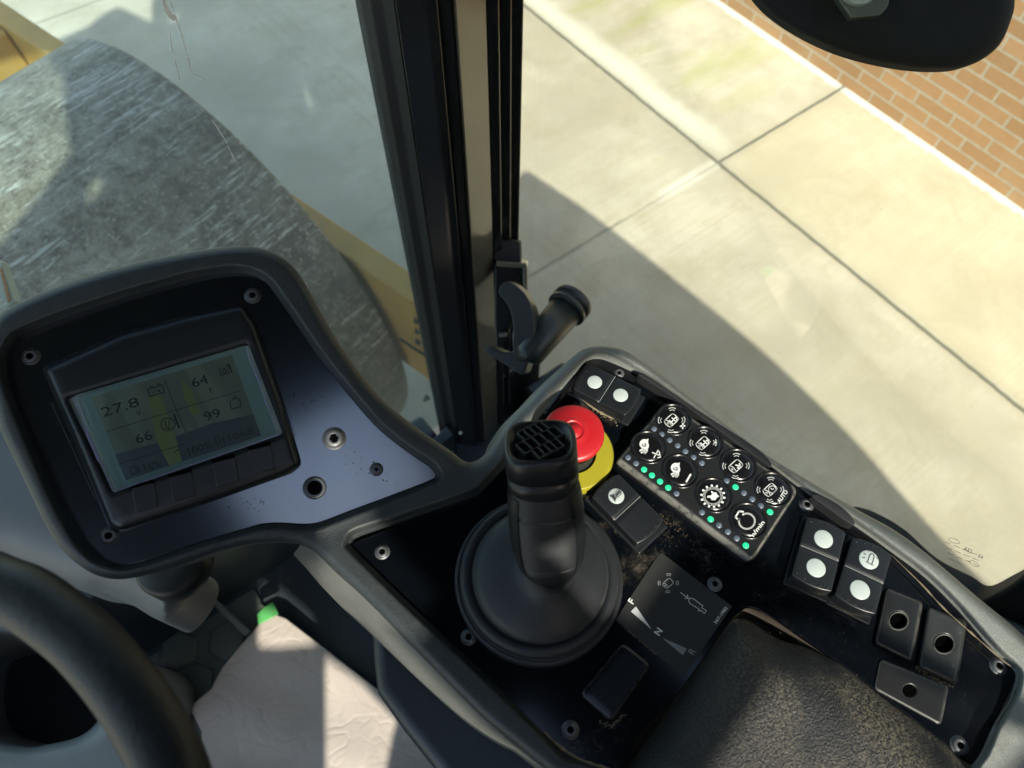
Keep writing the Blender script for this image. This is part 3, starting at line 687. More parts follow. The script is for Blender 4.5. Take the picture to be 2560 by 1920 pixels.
D2 = lambda px, k: EYE+ray(px)/F_PX*k
h0 = D2((1322, 888), .80); h1 = D2((1412, 778), .83); h2 = D2((1436, 750), .838)
mk('grip_tube', *tube([D2((1318, 906), .80), h0, D2((1360, 838), .812), h1], [.012, .0165, .019, .0205], 28), MT['latch'], t, sm=True)
dd = (h2-h1)/np.linalg.norm(h2-h1)
mk('grip_cap', *tube([h1, h1+dd*.002, h1+dd*.0035, h1+dd*.007, h1+dd*.0075, h1+dd*.009, h1+dd*.0095, h1+dd*.019, h1+dd*.0205], [.0215, .0245, .0245, .0245, .0228, .0228, .0245, .0245, .0235], 32), MT['latch'], t, sm=True)
BP = Plane(EYE+ray((1280, 720))/F_PX*.875, R@np.array([-.1, .35, -1.0]))
mk('bracket', *join_geo([prism([(1236, 655), (1318, 661), (1317, 770), (1290, 790), (1240, 900), (1236, 800)], BP, -.03, -.004)]), MT['black'], t, bevel=.002)
mk('bracket_lip', *join_geo([prism([(1240, 652), (1316, 658), (1318, 672), (1242, 667)], BP, -.02, .004), prism([(1306, 664), (1318, 664), (1318, 770), (1309, 770)], BP, -.02, .004)]), MT['strip'], t, bevel=.0015)
mk('catch', *join_geo([prism([(1246, 836), (1264, 834), (1266, 842), (1248, 844)], BP, -.003, .006), prism([(1280, 834), (1289, 834), (1290, 856), (1281, 856)], BP, -.003, .006)]), MT['lightgrey'], t, bevel=.001)
mk('mounting_block', *prism([(1234, 600), (1300, 606), (1302, 655), (1236, 650)], BP, -.028, -.006), MT['matteblack'], t, bevel=.002)

# ---------------------------------------------------------------- round black fitting top right
DSC = Plane(tuple(EYE+ray((2230, 0))/F_PX*.42), tuple(R@np.array([-.15, .28, -1.0])))
mm = frame((2222, -68), (2222, -68), (2300, -62), DSC, 0)
t = thing('round_mirror_back', 'round matt black mirror back with a pale hexagonal nut, in front of the brick wall', 'mirror', mm)
o1 = DSC.M((2222, -68)); rad = np.linalg.norm(DSC.M((2530, 40))-o1)
sil = catmull([(1868, -60), (1905, 10), (1990, 75), (2100, 128), (2220, 160), (2330, 173), (2420, 165), (2490, 122), (2524, 60), (2536, -10), (2500, -120), (2380, -220), (2200, -260), (2020, -220), (1900, -140)], 6)
mk('mirror_shell', *pillow(resample(sil, 14), [], lambda a, b, p: .012*math.sqrt(max(0, 1-(1-min(1, a/40))**2))-.012, DSC, 40, (3, 8, 16, 28, 40), .012), MT['discblack'], t, sm=True)
nut = [(2078, -30), (2105, 12), (2128, 47), (2200, 40), (2222, 15), (2228, -30), (2180, -60), (2110, -60)]
MT['nut'] = mat('dull nut metal', (.11, .13, .125), .35, metal=.5, var=.3, vs=150)
mk('hexagonal_nut', *prism(nut, DSC, -.002, .007), MT['nut'], t, bevel=.0012)
ins = circ((2150, -22), (42, 0), (0, 34), 1, 20); mk('stud', *prism(ins, DSC, .0, .012), MT['lens'], t, bevel=.001)

# ---------------------------------------------------------------- paper, mat, floor things
FL = Z(1.355)
t = thing('floor_mat', 'dark rubber floor mat with raised hexagon pads under the steering wheel', 'mat', at((-.3, .3, 1.336)))
mk('mat_sheet', *box(-.75, -.165, -.3, .462, 1.336, 1.344), MT['mat'], t, bevel=.002)
hx = []
for r_ in range(-3, 9):
    for c_ in range(-6, 8):
        cx, cy = -.30+c_*.066, .10+r_*.057+(c_ % 2)*.0285
        if -.74 < cx < -.19 and -.25 < cy < .45: hx.append((cx, cy))
for i, (cx, cy) in enumerate(hx):
    V, Fs = lathe([(.030, 0), (.030, .003), (.026, .005)], 6); o = None
    mk('hexagon_pad', [(x+cx, y+cy, z+1.344) for x, y, z in V], Fs, MT['mat'], t, bevel=.001) if i == 0 else None
    if i == 0: pad0 = [c for c in t.children if c.name.startswith('hexagon')][0] if t.children else None
    else:
        o = pad0.copy(); C.objects.link(o); o.parent = t; o.location = pad0.location+Vector((cx-hx[0][0], cy-hx[0][1], 0))
t = thing('step_bracket', 'pale slotted metal bracket at the edge of the floor mat beside the wheel', 'bracket', at(FL.M((310, 1520))))
sb = Z(1.42)
mk('plate', *prism([(262, 1518), (285, 1488), (360, 1548), (338, 1582)], sb, -.02, 0), MT['lightgrey'], t, bevel=.002)
mk('slot', *join_geo([fillpoly([(256, 1512), (280, 1486), (296, 1500), (272, 1526)], sb, .001), fillpoly([(308, 1552), (328, 1528), (350, 1540), (330, 1566)], sb, .001)]), MT['hole'], t)
# kraft paper sheet
pp = [(688, 1536), (714, 1546), (727, 1556), (800, 1612), (900, 1690), (1010, 1775), (1100, 1850), (1200, 1935), (1240, 1990), (480, 1990), (500, 1900), (505, 1830), (474, 1768), (528, 1722), (556, 1668), (596, 1620), (632, 1580), (645, 1562)]
t = thing('kraft_paper', 'sheet of crumpled pale brown paper lying on the cab floor', 'paper', at(FL.M((760, 1780))))
def ph(a, b, p):
    x, y = p; return .010+.004*math.sin(x*.016+y*.006)+.002*math.sin(y*.03-x*.013)
mk('sheet', *pillow(resample(pp, 16), [], ph, FL, 18, (3, 8), .002), MT['paper'], t, sm=True)
t = thing('green_tape', 'small piece of bright green tape on the top corner of the brown paper', 'tape', at(FL.M((665, 1530))))
mk('tape_strip', *pillow(resample([(646, 1562), (643, 1535), (655, 1522), (682, 1505), (690, 1520), (696, 1535), (672, 1548)], 5), [], lambda a, b, p: .022+.001*math.sin(p[0]*.09), FL, 6, (2,), .001), MT['greentape'], t, sm=True)
def vprism_y(poly, y0, y1):
    n = len(poly); return [(x, y0, z) for x, z in poly]+[(x, y1, z) for x, z in poly], [tuple(range(n)), tuple(range(2*n-1, n-1, -1))]+[(i, (i+1) % n, n+(i+1) % n, n+i) for i in range(n)]
# kick panel behind the mat
t = thing('kick_panel', 'dark slate kick panel with a raised box ahead of the floor mat', 'panel', at((-.1, .46, 1.5)))
mk('board', *vprism_y([(-.55, 1.345), (.235, 1.345), (.235, 1.40), (.19, 1.385), (.10, 1.395), (.06, 1.46), (-.02, 1.60), (-.55, 1.60)], .468, .488), MT['greydark'], t, bevel=.003)
mk('raised_box', *prism(roundpoly([(555, 1420), (715, 1424), (772, 1500), (560, 1494)], 8), Plane((0, .445, 0), (0, -1, .3)), -.02, 0), MT['greydark'], t, bevel=.003)
MT['edging'] = mat('pale edging', (.13, .14, .13), .4)
mk('edging_strip', *prism([(488, 1468), (500, 1462), (626, 1578), (612, 1590)], Z(1.37), -.01, 0), MT['edging'], t, bevel=.001)
# console pedestal: dark moulded column with a pale flank below the rail
t = thing('console_pedestal', 'dark moulded pedestal carrying the control console', 'pedestal', at((.1, 0, 1.4)))
PZ = Z(1.8)
ped = catmull([(860, 1450), (960, 1560), (1010, 1640), (1040, 1720), (1010, 1800), (1100, 1900), (1300, 2100), (1900, 2100), (2100, 1500), (1600, 1200), (1100, 1300)], 6)
V = [(*PZ.M(p)[:2], 2.0) for p in ((860, 1450), (905, 1500), (960, 1560), (1000, 1625), (1018, 1680), (1022, 1730), (1030, 1790), (1080, 1860), (1160, 1960), (1300, 2100))]+[(.16, -.30, 2.0), (.24, -.25, 2.0), (.22, -.10, 2.0), (.17, .0, 2.0), (.12, .10, 2.0)]; n = len(V); V2 = [(v[0], v[1], 1.345) for v in V]
mk('column', V+V2, [tuple(range(n)), tuple(range(2*n-1, n-1, -1))]+[(i, (i+1) % n, n+(i+1) % n, n+i) for i in range(n)], MT['greydark'], t, sm=False, bevel=.01)

# steering column shroud etc.
t = thing('steering_column', 'grey moulded steering column shroud between the display and the steering wheel', 'steering column', at((-.3, .3, 1.8)))
SCZ = Z(1.93)
shp = catmull([(-160, 900), (0, 960), (180, 1100), (330, 1300), (430, 1380), (490, 1420), (490, 1465), (462, 1515), (420, 1553), (385, 1545), (330, 1512), (262, 1482), (200, 1470), (120, 1440), (0, 1400), (-150, 1380), (-220, 1150)], 6)
mk('shroud', *pillow(resample(shp, 14), [], lambda a, b, p: .05*math.sqrt(max(0, 1-(1-min(1, a/110))**2))-.05, SCZ, 30, (4, 10, 20, 36, 56, 80), .05), MT['lightgrey'], t, sm=True)
mk('column_base', *tf(lathe([(.055, 0), (.055, .2), (.046, .26), (.03, .30)], 48), at((*Z(1.6).M((165, 1730))[:2], 1.345))), MT['hubgrey'], t, sm=True)
mk('adjuster_knob', *tf(lathe([(.024, 0), (.026, .004), (.026, .018), (.023, .022), (.012, .023)], 48), at(Z(1.96).M((452, 1420)))), MT['rubber'], t, sm=True)

t = thing('steering_wheel', 'thick black grained steering wheel rim with grey spoke in the lower left corner', 'steering wheel', at((-.26, .07, 2.2)))
WZ = Z(2.225)
mid = [(-150, 1425), (-60, 1445), (0, 1468), (68, 1495), (140, 1546), (212, 1605), (288, 1690), (350, 1775), (400, 1860), (432, 1935), (450, 2010), (460, 2100), (455, 2200)]
pth = [WZ.M(p) for p in catmull(mid, 5, False)]
w0 = WZ.M((0, 1468)); rad = .5*np.linalg.norm(WZ.M((325, 1571))-WZ.M((179, 1712)))*.93
mk('rim', *tube(pth, float(rad), 36), MT['wheel'], t, sm=True)
HB = Z(2.10)
# hub: hollow ring with spoke
hubp = catmull([(-120, 1640), (-40, 1600), (20, 1585), (90, 1620), (190, 1700), (240, 1760), (245, 1800), (200, 1840), (125, 1860), (60, 1868), (-20, 1850), (-120, 1800)], 6)
hubo = catmull([(-160, 1600), (-60, 1560), (20, 1560), (110, 1600), (260, 1690), (330, 1780), (330, 1860), (300, 1990), (200, 2060), (-60, 2060), (-200, 1900)], 6)
mk('hub_surround', *pillow(resample(hubo, 14), [resample(hubp, 12)], lambda a, b, p: -.02+.02*math.sqrt(max(0, 1-(1-min(1, b/30))**2)), HB, 24, (3, 8, 16, 28), .05), MT['hubgrey'], t, sm=True)
mk('hub_recess', *prism([tuple(p) for p in hubp], Z(2.03), -.01, 0), MT['greydark'], t)
t = thing('pale_guide_bar', 'narrow pale bar with an orange stripe at the left edge, next to the drum', 'bar', at(EYE+ray((10, 700))/F_PX*.7))
def bar(pl, k, dth):
    n = R@np.array([0, 0, -1.]); s = Plane(EYE+ray(pl[0])/F_PX*k, n); return prism(pl, s, -dth, 0)
mk('bar_body', *bar([(-30, 640), (2, 655), (36, 752), (20, 766), (-30, 700)], .72, .01), MT['siding'], t)
mk('stripe', *bar([(-2, 670), (3, 668), (26, 752), (20, 758)], .718, .001), MT['red2'], t)

# ================================================================== CONSOLE
t = con = thing('control_console', 'one-piece dark grey moulded console frame with glossy black panels', 'console', at((.1, .1, CZ)))
out_pts = [(1161, 1153), (1118, 1121), (1031, 1061), (949, 991), (879, 904), (814, 801), (760, 703), (727, 660), (689, 633), (640, 617), (575, 616), (488, 627), (325, 660), (163, 708), (33, 763), (-14, 800), (-34, 850), (-36, 905), (-20, 990), (0, 1072), (54, 1186), (108, 1300), (152, 1370), (206, 1419), (260, 1444), (325, 1446), (434, 1419), (542, 1381), (624, 1362), (705, 1357), (750, 1362), (787, 1380), (845, 1436), (922, 1506), (1085, 1672), (1200, 1788), (1310, 1880), (1366, 1925), (1560, 2080), (1900, 2300), (2500, 2300), (2700, 2100), (2760, 1900), (2700, 1745), (2560, 1591), (2440, 1490), (2315, 1383), (2230, 1322), (2141, 1273), (2020, 1200), (1921, 1140), (1800, 1050), (1713, 984), (1655, 937), (1597, 897), (1570, 879), (1539, 868), (1493, 865), (1460, 872), (1425, 898), (1366, 951), (1320, 1000), (1273, 1048), (1235, 1104), (1212, 1135), (1188, 1152)]
bin_in = [(11, 904), (13, 885), (22, 866), (35, 848), (54, 833), (163, 790), (325, 736), (488, 692), (570, 680), (600, 680), (624, 684), (650, 695), (673, 714), (716, 774), (764, 845), (814, 915), (922, 1045), (975, 1095), (1031, 1137), (1070, 1163), (1085, 1178), (1089, 1190), (1074, 1202), (976, 1240), (880, 1276), (803, 1305), (760, 1311), (705, 1308), (660, 1310), (624, 1319), (488, 1360), (380, 1397), (325, 1411), (300, 1412), (282, 1408), (239, 1392), (213, 1368), (190, 1338), (136, 1240), (65, 1077), (22, 969)]
con_in = [(1500, 888), (1530, 896), (1604, 939), (1694, 1001), (1810, 1082), (1927, 1163), (2030, 1239), (2139, 1313), (2225, 1374), (2316, 1443), (2399, 1525), (2486, 1625), (2533, 1669), (2543, 1695), (2525, 1755), (2486, 1816), (2460, 1877), (2434, 1915), (2400, 1990), (2300, 2120), (1800, 2080), (1560, 1950), (1530, 1922), (1500, 1915), (1460, 1900), (1412, 1885), (1350, 1822), (1200, 1672), (1040, 1525), (890, 1378), (876, 1362), (878, 1352), (899, 1334), (1051, 1284), (1187, 1237), (1215, 1213), (1262, 1162), (1350, 1042), (1440, 930), (1465, 903), (1481, 892)]
OUT = resample(catmull(out_pts, 4), 9); BI = resample(catmull(bin_in, 4), 9); CI = resample(catmull(con_in, 4), 9)
DEP = .0085      # how far the panels sit below the top of the rail
def rail(a, b, p):
    o = min(1, a/26); ho = .008*(math.sqrt(max(0, 1-(1-o)**2))-1)
    k = min(1, b/19); hi = -DEP*(1-k*k*(3-2*k))**1.3 if k < 1 else 0
    return .0015+min(ho+hi, 0)
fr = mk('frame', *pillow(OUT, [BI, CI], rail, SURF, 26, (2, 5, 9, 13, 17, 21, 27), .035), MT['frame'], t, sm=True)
fl_out = catmull([(752, 1362), (787, 1380), (845, 1436), (922, 1506), (1085, 1672), (1200, 1788), (1310, 1880), (1420, 1965)], 5, False); nfl = len(fl_out)
fw = [8+44*math.sin(PI*min(1, (i+1)/nfl*1.1+.08))**.7 for i in range(nfl)]
fa = [SURF.M(p, -.0062) for p in fl_out]; fb = [SURF.M((p[0]-q*.62, p[1]+q*.78), -.018) for p, q in zip(fl_out, fw)]; fc = [v-np.array([0, 0, .05]) for v in fb]
MT['flank'] = mat('pale sunlit flank', (.085, .088, .078), .6, var=.25, vs=60, bs=700, bstr=.4)  # paler than the frame: sunlight on its side put into the colour
mk('frame_flank', [v for v in fa+fb+fc], [(i, i+1, nfl+i+1, nfl+i) for i in range(nfl-1)]+[(nfl+i, nfl+i+1, 2*nfl+i+1, 2*nfl+i) for i in range(nfl-1)], MT['flank'], t, sm=True)
# panels
pan = roundpoly([(1500, 884), (1700, 992), (2036, 1236), (2330, 1442), (2550, 1680), (2436, 1915), (2130, 1680), (1950, 1555), (1900, 1524), (1868, 1516), (1838, 1536), (1700, 1730), (1600, 1830), (1552, 1925), (1500, 1917), (1408, 1892), (870, 1362), (1195, 1238), (1262, 1168), (1474, 886)], [30, 10, 10, 30, 20, 10, 8, 8, 12, 12, 12, 8, 8, 8, 10, 10, 12, 12, 12, 20], 4)
PH = -.0085
mk('console_panel', *prism([tuple(p) for p in pan], CON, PH-.003, PH), MT['panel'], t, bevel=.0006)
mk('display_panel', *prism([tuple(p) for p in resample(catmull(bin_in, 4), 12)], BIN, PH-.003, PH), MT['binpanel'], t, bevel=.0008)
mk('armrest_recess', *prism([(1820, 1500), (1900, 1500), (2500, 1900), (2400, 2100), (1450, 2100), (1540, 1880)], CON, -.05, -.03), MT['brown'], t)
dust_edge = catmull([(1846, 1538), (1864, 1520), (1886, 1518), (1930, 1545), (1990, 1588), (2080, 1650)], 5, False)
dv = [CON.M(p, PH-.0005) for p in dust_edge]; dw = [q-np.array([0, 0, .016]) for q in dv]; n = len(dv)
mk('recess_lip', dv+dw, [(i, i+1, n+i+1, n+i) for i in range(n-1)], MT['brown'], t, sm=True)
# sand collected along the frame
def speck(polys, h, ma, name, surf=CON):
    mk(name, *join_geo([prism(q, surf, h-.001, h) for q in polys]), ma, t)
random.seed(11)
def grit(line, spread, count, r0, r1, h):
    L = resample(line, 3, False); out = []
    for k in range(count):
        p = random.choice(L); a = random.uniform(0, 6.28); q = (p[0]+random.gauss(0, spread)*math.cos(a), p[1]+random.gauss(0, spread)*math.sin(a)); r = random.uniform(r0, r1)
        n = 5; out.append(fillpoly([(q[0]+r*math.cos(a+2*PI*i/n)*random.uniform(.6, 1.2), q[1]+r*math.sin(a+2*PI*i/n)*random.uniform(.6, 1.2)) for i in range(n)], CON, h))
    return join_geo(out)
s1 = join_geo([grit([(1525, 1420-0), (1600, 1362+0)], 1, 0, 1, 1, 0) if False else grit([z1(560, 1380), z1(640, 1450), z1(720, 1490)], 6, 60, .4, 1.2, PH+.0004),
    grit([z1(720, 1490), z1(800, 1440), z1(880, 1380), z1(900, 1300), z1(880, 1270)], 7, 40, .4, 1.0, PH+.0005),
    grit([z1(880, 1290), z1(1050, 1420), z1(1200, 1520), z1(1330, 1600)], 5, 60, .4, 1.1, PH+.0006),
    grit([z1(880, 1390), z1(980, 1450)], 26, 40, .35, .8, PH+.0005),
    grit([z1(300, 420), z1(440, 520), z1(560, 580)], 5, 240, .7, 2.2, PH+.0005),
    grit([z2(165, 570), z2(350, 660)], 3, 200, .7, 2.0, PH+.0005), grit([z2(400, 700), z2(520, 770), z2(600, 785)], 4, 220, .7, 2.0, PH+.0005),
    grit([z2(900, 1080), z2(1010, 1140), z2(1090, 1190)], 5, 100, .6, 1.8, PH+.0005),
    grit([z5(150, 1560), z5(280, 1620), z5(420, 1655)], 4, 200, .6, 2.0, PH+.0005), grit([z5(400, 1350), z5(480, 1380), z5(560, 1300)], 4, 130, .5, 1.5, PH+.0005),
    grit([z5(560, 720), z5(780, 900)], 2, 90, .5, 1.3, PH+.0007), grit([(1600, 1400), (2000, 1560), (2300, 1640)], 90, 130, .4, 1.1, PH+.0004)])
sg = mk('sand_grit', *s1, MT['dusty'], t); sg['kind'] = 'stuff'
MT['sandband'] = mat('caked sand', (.25, .20, .125), .95, var=.4, vs=500, bs=1500, bstr=.9, bd=.001)
def band(pts, w0, h): 
    P = catmull(pts, 6, False); V = []
    for i, p in enumerate(P):
        q = P[min(i+1, len(P)-1)]-P[max(i-1, 0)]; q = q/np.linalg.norm(q); n_ = np.array([-q[1], q[0]]); ww = w0*(.4+.9*random.random())*math.sin(PI*(i+.5)/len(P))**.5
        V += [CON.M(p+n_*ww, h-.0008), CON.M(p, h+.0004), CON.M(p-n_*ww, h-.0008)]
    return V, [(3*i+j, 3*i+j+1, 3*i+4+j, 3*i+3+j) for i in range(len(P)-1) for j in (0, 1)]
for bnd_ in [band([z2(755, 430), z2(930, 600), z2(1060, 740), z2(1250, 910), z2(1400, 1040), z2(1470, 1090)], 2.2, -.004),
    band([z2(1475, 1200), z2(1420, 1310), z2(1355, 1420)], 2.4, -.005), band([z5(30, 1420), z5(150, 1530), z5(300, 1620), z5(480, 1670)], 6, -.005),
    band([z2(165, 575), z2(260, 620), z2(350, 665)], 3.5, PH+.002), band([z1(300, 430), z1(430, 520), z1(540, 575)], 3.5, PH+.002), band([z1(130, 1360-300), z1(200, 1400-300)], .1, -.02) if False else band([z2(400, 700), z2(500, 760), z2(600, 790)], 3, PH+.002),
    band([z1(545, 1385), z1(640, 1455), z1(720, 1490)], 5, PH+.001), band([z1(720, 1490), z1(810, 1430), z1(880, 1330)], 3.5, PH+.001)]:
    mk('caked_sand', *bnd_, MT['sandband'], t, sm=True)

# dark rubber grommets tucked against the rail
for poly in ([(1600, 940), (1612, 938), (1660, 966), (1760, 1035), (1880, 1112), (1922, 1148), (1928, 1166), (1900, 1150), (1800, 1078), (1700, 1004)], [(2030, 1240), (2052, 1238), (2098, 1262), (2128, 1290), (2138, 1310), (2120, 1306), (2070, 1270)]):
    mk('rubber_insert', *prism([tuple(p) for p in resample(catmull(poly, 3), 8)], CON, PH, .0012), MT['matteblack'], t, bevel=.0008)

# ---------------------------------------------------------------- screws
screw_me = {}
def screw(px, r, surf, parent=t, label=None, h=PH):
    mm = frame(px, px, (px[0]+10, px[1]+3), surf, h); inv = world_of(parent).inverted()
    if 's' not in screw_me:
        V, Fs = lathe([(1.28, -.3), (1.28, .02), (1.2, .10), (1.02, .12), (1.0, .30), (.86, .42), (.60, .47), (.50, .46), (.46, .1)], 36, False)
        a = mk('screw', V, Fs, MT['steel'], None, sm=True); me1 = a.data; bpy.data.objects.remove(a)
        star = [( (.50 if i % 2 else .34)*math.cos(PI*i/6), (.50 if i % 2 else .34)*math.sin(PI*i/6)) for i in range(12)]
        V = [(x, y, .475) for x, y in star]+[(x, y, .1) for x, y in star]; a = mk('socket', V, [tuple(range(12))], MT['hole'], None); me2 = a.data; bpy.data.objects.remove(a)
        screw_me['s'] = (me1, me2)
    me1, me2 = screw_me['s']
    o = bpy.data.objects.new('screw', me1); link(o, parent); o.matrix_basis = inv @ mm @ Matrix.Diagonal((r, r, r, 1))
    q = bpy.data.objects.new('socket', me2); link(q, o)
    if label: o['label'] = label
for px, q in ((z1(575, 243), .0029), (z1(1938, 1200), .0036), (z2(1372, 1073), .0039), (z2(1148, 1530), .0039), (z5(1168, 430), .0035), (z5(203, 1405), .0039), (z4(1762, 148), .0037), (z4(2160, 540), .0037)): screw(px, q, CON)
for px in (z7(143, 537), z7(1165, 257), z7(505, 1362)): screw(px, .0042, BIN)
screw(z7(1735, 1057), .0034, BIN); screw(z7(1540, 915), .0058, BIN, label='large round screw in the display panel')
mm = frame((786.6, 1219.5), (786, 1219), (800, 1222), BIN, PH); inv = world_of(con).inverted()
V, Fs = lathe([(.0072, 0), (.0072, .001), (.006, .0022), (.005, .0018), (.0046, -.004), (.0046, -.02)], 32, False); o = mk('threaded_socket', V, Fs, MT['steel'], con, local=True, sm=True); o.matrix_basis = inv @ mm
V, Fs = lathe([(.0047, .0002), (.0001, .0002)], 24, False); o = mk('socket_hollow', V, Fs, MT['hole'], con, local=True); o.matrix_basis = inv @ mm

# dust spots and dead insects on the display panel
random.seed(5); sp = []
for k in range(70):
    cx, cy = random.choice([(640, 1262), (900, 1170), (850, 1130), (620, 1265), (760, 1000), (930, 1200)]); q = (cx+random.gauss(0, 32), cy+random.gauss(0, 13)); r = random.uniform(.7, 2.2)
    sp.append(fillpoly([(q[0]+r*random.uniform(.6, 1.7)*math.cos(i*1.05), q[1]+r*random.uniform(.5, 1.2)*math.sin(i*1.05)) for i in range(6)], BIN, PH+.0003))
o = mk('dirt_speck', *join_geo(sp), MT['ink'], con); o['kind'] = 'stuff'

# ---------------------------------------------------------------- display unit
t = thing('display_monitor', 'rectangular monochrome display in a dark housing with four soft keys', 'display', at(BIN.M((430, 1050))))
ho = roundpoly([z7(190, 590), z7(560, 425), z7(860, 345), z7(1120, 290), z7(1190, 400), z7(1300, 720), z7(1392, 1035), z7(1340, 1075), z7(960, 1210), z7(555, 1347), z7(500, 1320), z7(330, 900)], [14, 10, 10, 22, 10, 10, 22, 10, 10, 22, 14, 10], 4)
win = [z6(45, 712), z6(1560, 262), z6(1850, 1012), z6(430, 1500)]
def hous(a, b, p):
    return min(.009*math.sqrt(max(0, 1-(1-min(1, a/24))**2)), .009)-.0085+ (0 if b > 8 else -.001*(1-b/8))
hp = roundpoly(win, 8, 3)
mk('housing', *pillow(resample(ho, 8), [resample(hp, 8)], hous, BIN, 26, (2, 5, 10, 16, 24), .012), MT['plastic'], t, sm=True)
mk('screen_border', *prism(win, BIN, -.009, -.0035), MT['lcdborder'], t)
lc = [z6(258, 708), z6(1425, 352), z6(1668, 1022), z6(548, 1395)]
o = mk('screen', *fillpoly(lc, BIN, -.0030), MT['lcd'], t)
mk('screen_band', *join_geo([fillpoly([z6(455, 1180), z6(800, 1085), z6(1290, 915), z6(1600, 850), z6(1668, 1022), z6(548, 1395)], BIN, -.0029)]), MT['lcdblue'], t)
mk('screen_tint', *join_geo([fillpoly([z6(735, 700), z6(830, 680), z6(960, 1040), z6(1010, 1240), z6(905, 1275), z6(800, 1060)], BIN, -.0028), fillpoly([z6(1010, 560), z6(1090, 640), z6(1165, 830), z6(1095, 870), z6(1030, 700)], BIN, -.0028)]), MT['lcdyellow'], t)
bd = (.955, -.297); up_ = (-.36, -.93)
def T(s, x, y, hh, wpx=None): return text_geo(s, z6(x, y), bd, hh, BIN, -.0025, upv=up_, wpx=wpx)
tx = [T('27.8', 498, 788, 24, 96), T('V', 652, 835, 14), T('66', 695, 1037, 23, 42), T('64', 1158, 572, 24, 40), T('F', 1252, 650, 13), T('99', 1262, 852, 23, 40), T('16%', 765, 1272, 18, 42), T('100%', 1160, 1128, 18, 62), T('1104.8', 1475, 1020, 17, 78)]
ln = [[z6(388, 992), z6(965, 812), z6(1490, 655)], [z6(868, 565), z6(965, 812), z6(1048, 1005)], [z6(480, 1265), z6(1060, 1085)]]
tx.append(strokes(ln, 1.5, BIN, -.0026))
bat = [z6(728, 640), z6(850, 605), z6(866, 665), z6(745, 702), z6(728, 640)]
clk = circ(z6(895, 932), np.array(bd)*17, np.array(up_)*16, 1, 20)
tx.append(strokes([bat, [z6(750, 632), z6(748, 618), z6(765, 614), z6(768, 628)], [z6(812, 614), z6(808, 600), z6(826, 596), z6(830, 610)], [z6(765, 668), z6(785, 662)], [z6(808, 655), z6(828, 649)], [z6(815, 643), z6(822, 662)],
    clk+[clk[0]], [z6(870, 905), z6(882, 955)], [z6(905, 900), z6(902, 970), z6(925, 955)], [z6(885, 960), z6(905, 965)],
    [z6(940, 850), z6(985, 965)], [z6(1320, 460), z6(1335, 525), z6(1400, 505), z6(1380, 440)], [z6(1345, 495), z6(1360, 465), z6(1378, 490), z6(1360, 508), z6(1345, 495)],
    [z6(1415, 735), z6(1410, 770), z6(1425, 805), z6(1495, 785), z6(1500, 745), z6(1475, 715), z6(1430, 722)], [z6(1440, 715), z6(1445, 700), z6(1465, 695)],
    [z6(575, 1290), z6(595, 1350), z6(635, 1335), z6(620, 1275), z6(575, 1290)], [z6(635, 1285), z6(655, 1325), z6(662, 1305)], [z6(945, 1165), z6(985, 1140)], [z6(1285, 1040), z6(1300, 1095), z6(1330, 1085), z6(1315, 1030), z6(1285, 1040)]], 2.2, BIN, -.0025))
tx.append(strokes([[z6(945, 850), z6(990, 965)], [z6(1395, 430), z6(1425, 500)]], 4, BIN, -.0026))
mk('screen_readout', *join_geo(tx), MT['lcdink'], t)
mk('cover_glass', *prism(roundpoly([z6(120, 690), z6(1530, 275), z6(1800, 1010), z6(445, 1482)], 5, 2), BIN, -.0012, .0035), MT['lcdglass'], t, bevel=.0008)
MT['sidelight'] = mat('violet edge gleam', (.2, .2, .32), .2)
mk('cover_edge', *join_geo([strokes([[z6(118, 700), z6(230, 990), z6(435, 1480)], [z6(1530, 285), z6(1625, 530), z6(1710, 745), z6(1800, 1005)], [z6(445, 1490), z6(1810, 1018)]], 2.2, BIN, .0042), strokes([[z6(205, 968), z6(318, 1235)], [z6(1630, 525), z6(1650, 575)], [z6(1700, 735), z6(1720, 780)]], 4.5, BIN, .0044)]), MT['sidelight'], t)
for x, y in ((695, 1540), (1005, 1448), (1365, 1328), (1662, 1225)):
    c = z6(x, y); q = [(-31, -24), (26, -38), (36, 22), (-20, 38)]
    o = mk('soft_key', *prism(roundpoly([(c[0]+a, c[1]+b) for a, b in q], 4, 2), BIN, -.002, .0012), MT['plastic'], t, bevel=.0006)
    mk('recess', *prism([(c[0]-34, c[1]-31), (c[0]+24, c[1]-45), (c[0]+26, c[1]-38), (c[0]-31, c[1]-24)], BIN, -.0002, .0009), MT['hole'], o)
mk('seam_line', *strokes([[z7(235, 748), z7(440, 1195)], [z7(1190, 465), z7(1345, 890)]], 1.6, BIN, .0012), MT['frame'], t)

# ---------------------------------------------------------------- keypad
KH = .0022
t = thing('keypad', 'raised charcoal keypad with eight round white-symbol keys and rows of small lamps', 'keypad', at(CON.M((1780, 1180))))
KT = [z1(925, 432), z1(1882, 1082), z1(1550, 1585), z1(560, 862)]; KB = [z1(918, 436), z1(1890, 1090), z1(1525, 1650), z1(535, 900)]
kp = resample(roundpoly(KB, [22, 26, 34, 18], 6), 7)
def kh(a, b, p):
    # long lower side slopes gently, the other sides are tight
    A = np.array(z1(535, 900)); B = np.array(z1(1525, 1650)); n_ = np.array([(B-A)[1], -(B-A)[0]]); n_ /= np.linalg.norm(n_); dl = abs((p-A)@n_)
    k = min(1, a/7); q = min(1, dl/26)
    return PH+.002+(.0087)*min(math.sqrt(max(0, 1-(1-k)**2)), .35+.65*q*(2-q))
mk('keypad_body', *pillow(kp, [], kh, CON, 20, (1.5, 4, 7, 12, 18, 26), .004), MT['keypad'], t, sm=True)
AX = np.array([.74, -.67]); AY = np.array([-.72, -.70])
